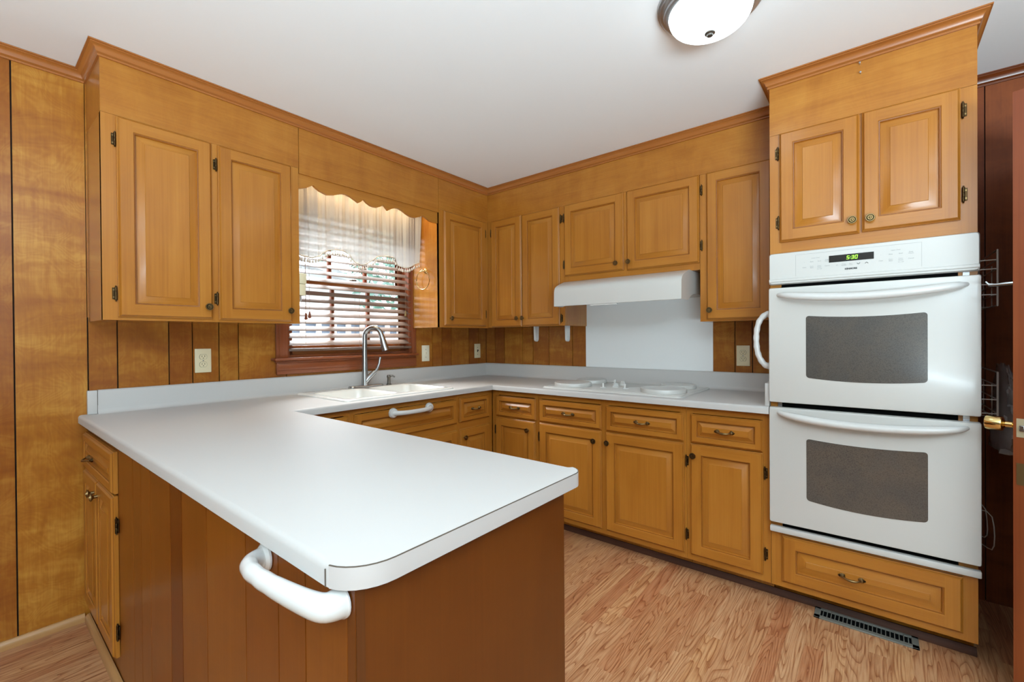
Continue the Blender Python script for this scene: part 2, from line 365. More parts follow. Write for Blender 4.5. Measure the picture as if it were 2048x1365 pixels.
m = MB(); m.box(-5.3, -5.2, -5.1, .12, 0, ZC); single(m, 'wall_left', [DINE], 'plain taupe wall of the dining room at the far left', 'wall', kind='structure')
m = MB(); m.box(-5.2, .3, -5.1, -5.0, 0, ZC); single(m, 'wall_rear', [DINE], 'plain taupe wall of the dining room behind the viewer', 'wall', kind='structure')
m = MB(); m.box(.12, .3, -5.0, -3.9, 0, ZC); m.box(.12, .3, -3.9, .12, 0, ZC); single(m, 'wall_outer', [DINE], 'plain outer wall behind the cooktop wall', 'wall', kind='structure')
crown = [(0, 2.386), (.007, 2.386), (.008, 2.393), (.004, 2.395), (.012, 2.400), (.016, 2.412), (.024, 2.420), (.031, 2.423), (.031, 2.427), (.0375, 2.428), (.0375, ZC - .001), (0, ZC - .001)]
m = MB(); m.sweep([(-5.2, 0), (-2.63, 0), (-2.63, -DU), (-DU, -DU), (-DU, -2.3105)], crown, -1, (0, 1))
single(m, 'trim_1', [CRN, CRNY], 'stained crown moulding along the panelled wall and wall cabinets', 'moulding', kind='structure')
m = MB(); m.sweep([(-DU - .002, -2.349), (-.61, -2.349), (-.61, -3.025), (-.002, -3.025)], crown, -1, (0, 1))
single(m, 'trim_2', [CRN, CRNY], 'stained crown moulding round the top of the oven cabinet', 'moulding', kind='structure')
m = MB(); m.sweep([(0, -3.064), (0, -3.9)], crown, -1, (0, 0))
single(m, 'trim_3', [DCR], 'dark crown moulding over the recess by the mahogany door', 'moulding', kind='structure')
# soffit panels, flush with the cabinet fronts
def soffit(name, label, x0, x1, z0, c=False):
    m = MB(); t = 0
    if not c: m.box(x0, x1, -DU, -.001, z0, ZC - .0005)
    else: m.box(-DU, -.001, x1, x0, z0, ZC - .0005)
    single(m, name, [PH if not c else PHY], label, 'soffit', kind='structure')
PHY = wood('birch_ply_along_y', (160, 93, 25), (183, 115, 39), (200, 135, 53), axis='y', swirl=.45)
soffit('trim_4', 'birch soffit panel above the two door cabinet left of the window', -2.63, -1.8315, ZT)
m = MB(); m.box(-1.8285, -.8345, -DU, -DU + .019, 2.142, ZC - .0005); single(m, 'trim_5', [PH], 'birch soffit panel above the window and scalloped board', 'soffit', kind='structure')
soffit('trim_6', 'birch soffit panel above the corner cabinet right of the window', -.8315, -DU - .0015, ZT)
soffit('trim_7', 'birch soffit panel above the cabinets on the cooktop wall', -.001, -2.349, ZT, True)
# baseboards
qr = [(0, .034), (.006, .034), (.014, .026), (.017, .012), (.017, 0), (0, 0)]
m = MB(); m.sweep([(-5.2, 0), (-2.655, 0)], qr, -1); single(m, 'baseboard_left', OAK, 'light oak shoe moulding along the panelled wall floor', 'baseboard', kind='structure')
m = MB(); m.sweep([(-2.640, -.0175), (-2.640, -2.146)], qr, -1); single(m, 'baseboard_peninsula', OAKY, 'light oak shoe moulding along the foot of the peninsula', 'baseboard', kind='structure')
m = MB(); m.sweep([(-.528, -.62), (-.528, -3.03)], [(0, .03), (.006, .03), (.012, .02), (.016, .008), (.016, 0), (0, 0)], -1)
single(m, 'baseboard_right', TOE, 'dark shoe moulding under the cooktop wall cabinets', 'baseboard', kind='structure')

# ------------------------------------------------------------------ window
wn = thing('window_1', 'double hung sink window with reddish wood casing and sill', 'window', ((WX0 + WX1) / 2, .06, WZ0), kind='structure')
m = MB(); m.box(WX0 - .066, WX0, -.02, -.0005, 1.125, WZ1 + .06, 0, .003); m.box(WX0 - .05, WX0 - .02, -.024, -.02, 1.125, WZ1 + .05, 0, .002)
m.box(WX1, WX1 + .007, -.02, -.0005, 1.125, WZ1 + .06, 0); m.box(WX1 + .006, WX1 + .034, -.02, -.0005, 1.125, 1.32, 0, .002)
m.box(WX0 - .06, WX1 + .006, -.02, -.0005, WZ1, WZ1 + .06, 0)
part(m, 'casing', REDZ, wn)
m = MB(); m.box(WX0 - .09, WX1 + .028, -.062, .03, 1.118, 1.134, 0, .006); m.box(WX0 - .075, WX1 + .018, -.03, -.002, 1.106, 1.118, 0, .004)
part(m, 'stool', RED, wn)
m = MB(); m.box(WX0 - .066, WX1 + .034, -.022, -.001, 1.036, 1.106, 0, .004); m.box(WX0 - .062, WX1 + .03, -.026, -.022, 1.060, 1.098, 0, .003)
part(m, 'apron', RED, wn)
m = MB()
for a, b in ((WX0, WX0 + .018), (WX1 - .018, WX1)): m.box(a, b, 0, .12, 1.134, WZ1)
m.box(WX0, WX1, 0, .12, WZ1 - .018, WZ1); m.box(WX0, WX1, .03, .12, 1.118, 1.15)
part(m, 'jamb', REDZ, wn)
def sash(name, y, z0, z1, rail0, rail1):
    m = MB(); x0, x1 = WX0 + .019, WX1 - .019
    m.box(x0, x0 + .04, y, y + .03, z0, z1, 0, .003); m.box(x1 - .04, x1, y, y + .03, z0, z1, 0, .003)
    m.box(x0 + .04, x1 - .04, y, y + .03, z0, z0 + rail0, 1, .003); m.box(x0 + .04, x1 - .04, y, y + .03, z1 - rail1, z1, 1, .003)
    for fx in (1 / 3, 2 / 3):
        c = x0 + .04 + (x1 - x0 - .08) * fx; m.box(c - .011, c + .011, y + .002, y + .026, z0 + rail0, z1 - rail1, 0, .002)
    o = part(m, name, [REDZ, SASHR], wn)
    g = MB(); g.box(x0 + .04, x1 - .04, y + .013, y + .016, z0 + rail0, z1 - rail1); gg = part(g, 'pane', PANE, o, wn)
    return o
sash('lower_sash', .052, 1.15, 1.625, .055, .03); sash('upper_sash', .085, 1.60, 2.08, .03, .04)
m = MB(); m.box(-1.33, -1.27, .05, .06, 1.625, 1.634, 0, .002); m.lathe([(.012, 0), (.012, .012), (.006, .016)], (-1.30, .06, 1.634)); m.tube([(-1.30, .055, 1.645), (-1.27, .045, 1.645)], .005)
part(m, 'sash_lock', BRONZED, wn)

# outside the window
m = MB(); m.box(-9, 12, .6, 30, -.6, -.5); single(m, 'ground_outside', GRND, 'pale concrete ground outside beyond the window', 'ground', kind='structure')
m = MB(); m.box(-3.5, 3.5, .2, 2.6, .25, .35); single(m, 'deck_floor', GRND, 'pale deck floor just outside the window', 'deck', kind='structure')
ra = thing('deck_railing', 'white and blue grey deck railing seen between the blind slats', 'railing', (0, 2.5, .35))
m = MB(); m.box(-3.2, 2.6, 2.47, 2.53, 1.44, 1.62); m.box(-3.2, 2.6, 2.47, 2.53, .95, 1.30); part(m, 'rail_boards', WHITEP, ra)
m = MB(); m.box(-3.2, 2.6, 2.54, 2.56, .9, 1.5); part(m, 'backing_board', GREYB, ra)
bal = MB(); bal.box(-.022, .022, -.05, 0, 0, .22); b0 = None
for i in range(28):
    if b0 is None: b0 = bal.build('baluster', WHITEP, ra); b0.location = (-3.0 + i * .195, 0, .9)
    else: inst(b0, 'baluster', ra, (-3.0 + i * .195, 0, .9))
ho = thing('neighbor_house', 'white gabled building with grey roof across the yard', 'house', (1.2, 7.5, -.5))
m = MB(); m.prism([(-4, -.5), (3.6, -.5), (3.6, 2.35), (1.2, 3.0), (-4, 1.9)], 'y', 7, 11); part(m, 'wall', WHITEP, ho)
m = MB(); m.prism([(-4.3, 1.95), (1.2, 3.16), (3.9, 2.4), (3.9, 2.26), (1.2, 3.0), (-4.3, 1.8)], 'y', 6.7, 11.2); part(m, 'roof', ROOFM, ho)
def tree(cx, cy, h, r, label):
    t = thing('leafy_tree', label, 'tree', (cx, cy, -.5), 0, 'trees beyond the window')
    k = MB(); k.tube([(cx, cy, -.5), (cx + .05, cy, h * .5), (cx, cy, h * .8)], [.14, .1, .05]); part(k, 'trunk', BARK, t)
    f = MB(); rr = random.Random(cx)
    for i in range(1500):
        a = rr.uniform(0, 2 * PI); u = rr.uniform(-1, 1); q = r * rr.uniform(.35, 1) ; sq = math.sqrt(1 - u * u)
        p = Vector((cx + q * sq * math.cos(a), cy + q * sq * math.sin(a), h + q * u * 1.1)); s_ = rr.uniform(.06, .14)
        d1 = Vector((rr.uniform(-1, 1), rr.uniform(-1, 1), rr.uniform(-1, 1))).normalized(); d2 = d1.orthogonal().normalized()
        f.face([p - d1 * s_, p + d2 * s_ * .5, p + d1 * s_, p - d2 * s_ * .5])
    part(f, 'foliage', LEAF, t)
tree(3.1, 4.9, 2.9, 1.4, 'green leafy tree right of the white building outside'); tree(4.4, 14.0, 4.2, 2.0, 'green leafy tree behind the white building outside')

# ------------------------------------------------------------------ cabinet hardware prototypes (local frame: front = -y)
def knob_mesh():
    m = MB(); m.lathe([(.0065, 0), (.006, -.010), (.009, -.014), (.0155, -.017), (.0165, -.020), (.0155, -.0225), (.0125, -.0225), (.012, -.0205), (.0105, -.0205), (.0095, -.0245), (.006, -.0245), (.0055, -.0225), (.0045, -.0225), (.003, -.0265), (.0003, -.027)], axis='y', n=28)
    m.lathe([(.0122, -.0208), (.0104, -.0208)], axis='y', n=28, m=1); return m
def pull_mesh(w_=.086):
    m = MB(); h = w_ / 2; pts = []; rad = []
    for i in range(17):
        u = -1 + i / 8; pts.append((u * h * .74, -.008 - .018 * (1 - u * u) ** .6, -.004 * (1 - u * u))); rad.append(.0042 + .0014 * math.cos(u * PI))
    m.tube(pts, rad, 10)
    for sg in (-1, 1):
        m.lathe([(.0005, .0), (.010, 0), (.0105, -.004), (.008, -.007), (.006, -.0105), (.0005, -.012)], (sg * h * .74, 0, 0), 'y', 16)
        m.tube([(sg * h * .78, -.003, 0), (sg * h * .92, -.006, .001), (sg * h * 1.0, -.004, 0), (sg * h * 1.08, -.001, 0)], [.005, .0055, .0045, .0015], 10, 1)
        m.tube([(sg * h * .92, -.002, -.006), (sg * h * .96, -.005, 0), (sg * h * .92, -.002, .006)], [.002, .003, .002], 8, 1)
    return m
def hinge_mesh():
    m = MB(); m.box(-.011, .0, -.0025, 0, -.024, .024, 0, .001, 1)
    m.lathe([(.0005, -.033), (.0028, -.031), (.002, -.028), (.0045, -.026), (.0045, -.009), (.0040, -.008), (.0045, -.007), (.0045, .007), (.004, .008), (.0045, .009), (.0045, .026), (.002, .028), (.0028, .031), (.0005, .033)], (0, -.006, 0), 'z', 14)
    m.box(-.009, -.004, -.0034, -.0025, -.018, -.012, 1); m.box(-.009, -.004, -.0034, -.0025, .012, .018, 1); return m
KM = knob_mesh().build('knob_proto', [BRONZE, BRONZED]).data; PM = pull_mesh().build('pull_proto', [BRONZE, BRONZED]).data; HM = hinge_mesh().build('hinge_proto', [BRONZED, BRONZE]).data
for n_ in ('knob_proto', 'pull_proto', 'hinge_proto'): bpy.data.objects.remove(bpy.data.objects[n_])
KM.name, PM.name, HM.name = 'knob', 'pull', 'hinge'
def ring(m, x0, x1, z0, z1, A, B, mv=0, mh=1, butt=False):
    (ia, ya), (ib, yb) = A, B
    a = (x0 + ia, x1 - ia, z0 + ia, z1 - ia); b = (x0 + ib, x1 - ib, z0 + ib, z1 - ib)
    if butt:
        m.face([(a[0], ya, a[2]), (b[0], yb, a[2]), (b[0], yb, a[3]), (a[0], ya, a[3])], mv); m.face([(b[1], yb, a[2]), (a[1], ya, a[2]), (a[1], ya, a[3]), (b[1], yb, a[3])], mv)
        m.face([(b[0], ya, a[2]), (b[1], ya, a[2]), (b[1], yb, b[2]), (b[0], yb, b[2])], mh); m.face([(b[0], yb, b[3]), (b[1], yb, b[3]), (b[1], ya, a[3]), (b[0], ya, a[3])], mh)
    else:
        m.face([(a[0], ya, a[2]), (b[0], yb, b[2]), (b[0], yb, b[3]), (a[0], ya, a[3])], mv); m.face([(a[1], ya, a[3]), (b[1], yb, b[3]), (b[1], yb, b[2]), (a[1], ya, a[2])], mv)
        m.face([(a[0], ya, a[2]), (a[1], ya, a[2]), (b[1], yb, b[2]), (b[0], yb, b[2])], mh); m.face([(a[0], ya, a[3]), (b[0], yb, b[3]), (b[1], yb, b[3]), (a[1], ya, a[3])], mh)
def front(parent, name, x0, x1, z0, z1, knob=None, pull=None, hinges=(), fr=.052, bev=.031, drawer=False, y=0.0):
    """raised-panel door or drawer front"""
    m = MB()
    prof = [(0, y), (0, y - .010), (.0035, y - .0125), (.0045, y - .0145), (.009, y - .0195)]
    for a, b in zip(prof, prof[1:]): ring(m, x0, x1, z0, z1, a, b, *((2, 2) if a[0] == .0035 else (0, 1)))
    ring(m, x0, x1, z0, z1, (.009, y - .0195), (fr, y - .0195), butt=True)
    for a, b in (((fr, y - .0195), (fr + .002, y - .0165)), ((fr + .002, y - .0165), (fr + .006, y - .0155)), ((fr + .006, y - .0155), (fr + .008, y - .0045))): ring(m, x0, x1, z0, z1, a, b, *((2, 2) if a[0] > fr + .001 and a[0] < fr + .003 else (0, 1)))
    m.face([(x0, y, z0), (x0, y, z1), (x1, y, z1), (x1, y, z0)])
    d = m.build(name, [WV, WH, GLAZE], parent)
    p = MB(); f0 = fr + .006; mats = [WV, WH]
    for a, b in (((f0, y - .0042), (f0 + .003, y - .0045)), ((f0 + .003, y - .0045), (f0 + bev * .45, y - .0088)), ((f0 + bev * .45, y - .0088), (f0 + bev, y - .0168)), ((f0 + bev, y - .0172), (f0 + bev + .0015, y - .0188))): ring(p, x0, x1, z0, z1, a, b)
    e = f0 + bev + .0015; p.face([(x0 + e, y - .0188, z0 + e), (x1 - e, y - .0188, z0 + e), (x1 - e, y - .0188, z1 - e), (x0 + e, y - .0188, z1 - e)], 1 if drawer else 0)
    p.build('raised_panel', mats, d)
    if knob: inst(KM, 'knob', d, (knob[0], y - .0195, knob[1]))
    if pull: inst(PM, 'pull', d, (pull[0], y - .0195, pull[1]))
    for hx, hz in hinges:
        inst(HM, 'hinge', d, (hx, -.001, hz), (0, 0, 0) if hx <= (x0 + x1) / 2 else (0, 0, 0)).scale = (1 if hx <= (x0 + x1) / 2 else -1, 1, 1)
    return d
def carcass(root, w_, h, depth, z0=0, mats=None, y0=.0005):
    m = MB(); m.box(.0005, w_ - .0005, .019, depth, z0, h - .001, 0); m.box(.0, .0005, .0, depth, z0, h - .001, 0)
    return m.build('carcass', mats or [PV], root)
def frame(root, rects, th=.019):
    m = MB()
    for x0, x1, z0, z1, hz in rects: m.box(x0, x1, 0, th, z0, z1, 1 if hz else 0)
    return m.build('face_frame', [WV, WH], root)
R90 = -PI / 2
UG = 'raised panel wall cabinets'; BG = 'raised panel base cabinets'
CU = 'cabinet'
# A: left of the window
a = thing('wall_cabinet', 'two door honey wood wall cabinet left of the window', CU, (-2.63, -DU, ZU), 0, UG); W = .797; H = ZT - ZU
carcass(a, W, H, DU - .0015); frame(a, [(0, .06, 0, H - .001, 0), (.376, .42, 0, H - .001, 0), (.74, W, 0, H - .001, 0), (.06, .376, 0, .03, 1), (.42, .74, 0, .03, 1), (.06, .376, H - .05, H - .001, 1), (.42, .74, H - .05, H - .001, 1)])
front(a, 'door', .048, .385, .013, .836, (.363, .068), hinges=((.043, .74), (.041, .108)))
front(a, 'door', .412, .752, .010, .836, (.735, .066), hinges=((.405, .742), (.405, .110)))
# B: right of the window
b = thing('wall_cabinet', 'single door wall cabinet in the corner right of the window', CU, (-.833, -DU, ZU - .004), 0, UG); H = ZT - ZU + .004
carcass(b, .521, H, DU - .0015); frame(b, [(0, .05, 0, H - .001, 0), (.47, .5215, 0, H - .001, 0), (.05, .47, 0, .03, 1), (.05, .47, H - .05, H - .001, 1)])
front(b, 'door', .041, .480, .014, .840, (.089, .066), hinges=((.487, .75), (.487, .11)))
# C: corner on the cooktop wall
c = thing('wall_cabinet', 'narrow two door corner cabinet left of the white range hood', CU, (-DU, -DU - .001, ZU), R90, UG); W = 1.035 - DU - .001; H = ZT - ZU
carcass(c, W, H, DU - .0015); frame(c, [(0, .06, 0, H - .001, 0), (.33, .37, 0, H - .001, 0), (.665, W, 0, H - .001, 0), (.06, .33, 0, .03, 1), (.37, .665, 0, .03, 1), (.06, .33, H - .05, H - .001, 1), (.37, .665, H - .05, H - .001, 1)])
front(c, 'door', .044, .347, .001, .842, (.314, .064), hinges=((.038, .75),))
front(c, 'door', .354, .686, .004, .839, (.367, .064), hinges=((.696, .752), (.696, .051)))
# D: over the hood
d_ = thing('wall_cabinet', 'short two door wall cabinet directly above the white range hood', CU, (-DU, -1.036, 1.626), R90, UG); W = .912; H = ZT - 1.626
carcass(d_, W, H, DU - .0015); frame(d_, [(0, .05, 0, H - .001, 0), (.42, .50, 0, H - .001, 0), (.88, W, 0, H - .001, 0), (.05, .42, 0, .06, 1), (.50, .88, 0, .06, 1), (.05, .42, H - .05, H - .001, 1), (.50, .88, H - .05, H - .001, 1)])
front(d_, 'door', .005, .446, .044, .541, (.403, .090), hinges=((-.003, .453), (-.003, .126)))
front(d_, 'door', .470, .912, .039, .541, (.489, .090))
# E: between hood and oven cabinet
e_ = thing('wall_cabinet', 'tall single door wall cabinet between range hood and oven cabinet', CU, (-DU, -1.949, ZU), R90, UG); W = .399; H = ZT - ZU
carcass(e_, W, H, DU - .0015); frame(e_, [(0, .06, 0, H - .001, 0), (.35, W, 0, H - .001, 0), (.06, .35, 0, .03, 1), (.06, .35, H - .05, H - .001, 1)])
front(e_, 'door', .038, .362, .009, .839, (.058, .062), hinges=())
for z_ in (.750, .435): inst(HM, 'hinge', e_, (.012, -.001, z_)).scale = (1, 1, 1)

# scalloped board over the window
m = MB(); sc = [(-1.822, 2.063), (-1.784, 2.076), (-1.746, 2.100), (-1.728, 2.087), (-1.708, 2.077), (-1.665, 2.066), (-1.625, 2.074), (-1.595, 2.087), (-1.570, 2.096), (-1.545, 2.098), (-1.518, 2.091), (-1.490, 2.079), (-1.464, 2.067), (-1.447, 2.078), (-1.429, 2.097), (-1.408, 2.080), (-1.383, 2.069), (-1.358, 2.065), (-1.336, 2.067), (-1.310, 2.078), (-1.287, 2.095), (-1.272, 2.082), (-1.254, 2.066), (-1.230, 2.081), (-1.203, 2.093), (-1.175, 2.098), (-1.145, 2.091), (-1.112, 2.076), (-1.080, 2.065), (-1.055, 2.063), (-1.030, 2.066), (-.998, 2.078), (-.966, 2.095), (-.935, 2.080), (-.907, 2.068), (-.860, 2.064), (-.8355, 2.066)]
top = [(-.8355, 2.1425), (-1.8315, 2.1425)]
m.prism([(-1.8315, 2.062)] + sc + top, 'y', -.302, -.286)
single(m, 'valance_board', WH, 'scalloped wooden board over the top of the sink window', 'valance')

# ------------------------------------------------------------------ base cabinets on the cooktop wall
ZB = .083; TB = .8775
def base(label, left, w_, rects, doors, drawers):
    r = thing('base_cabinet', label, CU, (-DB, left, 0), R90, BG)
    m = MB(); m.box(.0005, w_ - .0005, .019, DB - .002, ZB, TB, 0); m.box(.0005, w_ - .0005, .082, DB - .002, 0, ZB, 0); m.build('carcass', [PV], r)
    frame(r, rects)
    for d in doors: front(r, 'door', *d[:4], knob=d[4], hinges=d[5])
    for d in drawers: front(r, 'drawer', *d, pull=((d[0] + d[1]) / 2, (d[2] + d[3]) / 2), fr=.030, bev=.022, drawer=True)
    return r
# local x = left - y
base('corner base cabinet with one narrow drawer and door beside the sink', -.615, .395, [(0, .06, ZB, TB, 0), (.37, .395, ZB, TB, 0), (.06, .37, .845, TB, 1), (.06, .37, .683, .7, 1), (.06, .37, ZB, .118, 1)],
     [(.038, .380, .115, .688, (.330, .630), ((.030, .60), (.030, .21)))], [(.043, .386, .698, .838)])
base('wide two door two drawer base cabinet under the cooktop', -1.011, .953, [(0, .03, ZB, TB, 0), (.455, .51, ZB, TB, 0), (.92, .953, ZB, TB, 0)] + [(q0, q1, z0, z1, 1) for q0, q1 in ((.03, .455), (.51, .92)) for z0, z1 in ((.845, TB), (.683, .70), (ZB, .118))],
     [(.018, .465, .113, .688, (.424, .628), ((.011, .597), (.011, .213))), (.494, .941, .114, .685, (.511, .629), ((.952, .595), (.952, .213)))], [(.020, .465, .697, .840), (.496, .939, .695, .841)])
base('single door base cabinet against the left of the oven cabinet', -1.965, .383, [(0, .03, ZB, TB, 0), (.345, .383, ZB, TB, 0)] + [(.03, .345, z0, z1, 1) for z0, z1 in ((.845, TB), (.685, .70), (ZB, .118))],
     [(.021, .352, .116, .689, (.039, .632), ((.360, .596), (.360, .215)))], [(.022, .352, .695, .842)])
# ------------------------------------------------------------------ sink-side base cabinets (front faces -y)
def basew(label, left, w_, rects, name='base_cabinet'):
    r = thing(name, label, CU, (left, -DB, 0), 0, BG)
    m = MB(); m.box(.0005, w_ - .0005, .019, DB - .002, ZB, TB - .20, 0); m.box(.0005, w_ - .0005, .09, DB - .002, 0, ZB, 0); m.box(.0005, .019, .019, DB - .002, TB - .2, TB, 0); m.box(w_ - .019, w_ - .0005, .019, DB - .002, TB - .2, TB, 0)
    m.build('carcass', [PV], r); frame(r, rects); return r
s_ = basew('sink base cabinet with wide false drawer front below the window', -1.72, .764, [(0, .03, ZB, TB, 0), (.735, .764, ZB, TB, 0), (.03, .735, .847, TB, 1), (.03, .735, .645, .69, 1), (.03, .735, ZB, .118, 1)])
front(s_, 'drawer', .020, .752, .688, .845, fr=.034, bev=.026, drawer=True)
front(s_, 'door', .020, .380, .115, .645, (.345, .59)); front(s_, 'door', .388, .752, .115, .645, (.423, .59))
f_ = basew('blind corner base cabinet between the sink base and peninsula', -2.076, .355, [(0, .12, ZB, TB, 0), (.32, .355, ZB, TB, 0), (.12, .32, .847, TB, 1), (.12, .32, .645, .69, 1), (.12, .32, ZB, .118, 1)])
front(f_, 'drawer', .09, .338, .688, .842, pull=(.214, .765), fr=.030, bev=.024, drawer=True)
front(f_, 'door', .09, .338, .115, .645, (.305, .59))
g_ = basew('narrow base cabinet with one small drawer in the sink corner', -.955, .343, [(0, .02, ZB, TB, 0), (.30, .343, ZB, TB, 0), (.02, .30, .85, TB, 1), (.02, .30, .645, .69, 1), (.02, .30, ZB, .118, 1)])
front(g_, 'drawer', .014, .300, .690, .850, pull=(.157, .770), fr=.030, bev=.024, drawer=True)
front(g_, 'door', .014, .300, .115, .645, (.045, .59))

# ------------------------------------------------------------------ peninsula cabinet
pn = thing('peninsula_cabinet', 'peninsula base with amber plank side and plain end panel', CU, (-2.34, -1.07, 0))
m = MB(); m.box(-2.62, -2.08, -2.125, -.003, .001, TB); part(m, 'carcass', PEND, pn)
pf = MB()
gp = [-.618, -.824, -.929, -1.037, -1.243, -1.344, -1.528, -1.753, -1.899, -1.999, -2.125]; tn = [.9, .75, .8, .72, .12, .78, .85, .55, .6, .8]
for i in range(10):
    pf.t = tn[i]; pf.box(-2.638, -2.6355, gp[i] - .0016, gp[i + 1] + (.0016 if i < 9 else 0), .001, TB)
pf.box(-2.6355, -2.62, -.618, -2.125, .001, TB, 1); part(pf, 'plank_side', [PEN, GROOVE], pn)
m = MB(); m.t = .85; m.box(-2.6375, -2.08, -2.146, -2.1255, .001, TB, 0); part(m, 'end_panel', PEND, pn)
m = MB(); m.box(-2.636, -2.622, -2.1475, -2.146, .001, TB); part(m, 'corner_strip', STRIP, pn)
# door side against the panelled wall: local frame root rotated so that front = -x
pr_ = thing('peninsula_side_cabinet', 'small cabinet with drawer over paired doors at peninsula wall end', CU, (-2.638, -.004, 0), R90)
m = MB(); m.box(0, .612, .001, .017, .001, TB, 0); m.build('face_frame', [PEN], pr_)
front(pr_, 'drawer', .014, .600, .688, .840, pull=(.22, .757), fr=.034, bev=.028, drawer=True)
front(pr_, 'door', .014, .304, .095, .680, (.272, .628)); front(pr_, 'door', .310, .600, .095, .680, (.342, .628), hinges=((.606, .575), (.606, .19)), fr=.048)

# ------------------------------------------------------------------ countertop
ct = thing('countertop', 'white laminate U shaped countertop with rolled edges and backsplash', 'countertop', (-1.3, -.6, .88))
def arc(cx, cy, rx, ry, a0, a1, n): return [(cx + rx * math.cos(a0 + (a1 - a0) * i / n), cy + ry * math.sin(a0 + (a1 - a0) * i / n)) for i in range(n + 1)]
out = [(-2.668, -.0005)]; wt = [1]
arcL = arc(-2.585, -2.105, .077, .067, PI, 1.5 * PI, 8); arcR = arc(-2.068, -2.130, .042, .042, 1.5 * PI, 2 * PI, 8)
out += arcL; wt += [0.0] * len(arcL); wt[1] = 1
out += arcR; wt += [0.0] * (len(arcR) - 1) + [1]
out += [(-2.026, -.648), (-.648, -.648), (-.648, -2.3465), (-.0005, -2.3465), (-.0005, -.0005)]; wt += [1, 1, 1, 0, 0]
wt[0] = 1
def inset(poly, d, wts):
    r = []; n = len(poly)
    for i in range(n):
        a, b, c = Vector(poly[i - 1]), Vector(poly[i]), Vector(poly[(i + 1) % n])
        d1, d2 = (b - a).normalized(), (c - b).normalized(); n1, n2 = Vector((-d1.y, d1.x)), Vector((-d2.y, d2.x))
        if i == 0: q = b + Vector((d, 0))                       # ends square at the wall
        elif wts[i] == 0: q = b
        elif i == 1: q = b + Vector((d, 0))
        elif poly[(i + 1) % n] == out[-2] and False: q = b
        else:
            q = b + (n1 + n2) / (1 + n1.dot(n2)) * d
        r.append((q.x, q.y))
    return r
# keep the cooktop-wall end of the front edge square to the oven cabinet
def inset2(d):
    r = inset(out, d, wt); i = out.index((-.648, -2.3465)); r[i] = (-.648 + d, -2.3465); return r
ZTOP = .914; ZLO = .880
hole = [(-1.70, -.575), (-1.00, -.575), (-1.00, -.085), (-1.70, -.085)]
m = MB(); rings = [(0, ZLO), (0, ZTOP - .011), (.0012, ZTOP - .0065), (.004, ZTOP - .0028), (.008, ZTOP - .0006), (.013, ZTOP)]
loops = [[(x, y, z) for x, y in inset2(d)] for d, z in rings]; n = len(out)
for A, B in zip(loops, loops[1:]):
    for i in range(n):
        j = (i + 1) % n
        m.face([A[i], A[j], B[j], B[i]], 0, True)
bm = bmesh.new(); vo = [bm.verts.new(p) for p in loops[-1]]; vh = [bm.verts.new((x, y, ZTOP)) for x, y in hole]
ed = [bm.edges.new((vo[i], vo[(i + 1) % n])) for i in range(n) if (vo[i].co - vo[(i + 1) % n].co).length > 1e-6] + [bm.edges.new((vh[i], vh[(i + 1) % 4])) for i in range(4)]
bmesh.ops.triangle_fill(bm, edges=ed, use_beauty=True); bm.verts.index_update()
tv = [v.co[:] for v in bm.verts]; tf = [[v.index for v in f.verts] for f in bm.faces]; bm.free()
m.add(tv, tf); m.add([(x, y, ZLO) for x, y, z in tv], tf)
for i in range(4):
    j = (i + 1) % 4; m.face([(*hole[i], ZTOP), (*hole[j], ZTOP), (*hole[j], ZLO), (*hole[i], ZLO)])
part(m, 'slab', COUNTER, ct)
# flat edge band on the peninsula end, and its dark glue line
path = arcL[1:] + arcR[:-1]
m = MB(); m.sweep(path, [(0, ZLO), (.0012, ZLO), (.0012, ZTOP - .0012), (0, ZTOP - .0012)], -1); part(m, 'edge_band', BAND, ct)
m = MB(); m.sweep(path, [(-.0006, ZTOP + .0002), (.0014, ZTOP + .0002), (.0014, ZTOP - .0011), (-.0006, ZTOP - .0011)], -1)
m.box(-2.6632, -2.6615, -2.1105, -2.109, ZLO, ZTOP - .008); part(m, 'seam_line', SEAM, ct)
# backsplash with coved foot
bs = [(0, ZTOP), (.040, ZTOP), (.034, ZTOP + .0015), (.028, ZTOP + .006), (.0235, ZTOP + .013), (.0215, ZTOP + .024), (.0205, 1.012), (.018, 1.018), (.013, 1.021), (0, 1.021)]
m = MB(); m.sweep([(-2.606, -.0012), (-.0012, -.0012), (-.0012, -2.3465)], bs, -1); part(m, 'backsplash', COUNTER, ct)
m = MB(); m.box(-2.640, -2.6065, -.022, -.0012, ZTOP + .0005, 1.020, 0, .003); part(m, 'backsplash_end_cap', COUNTER, ct)
m = MB(); m.box(-2.6068, -2.6052, -.0225, -.02, ZTOP + .002, 1.0215); part(m, 'seam_line', SEAM, ct)
m = MB(); m.box(-.628, -.03, -2.3468, -2.328, ZTOP + .0005, 1.021, 0, .003); part(m, 'side_splash', COUNTER, ct)

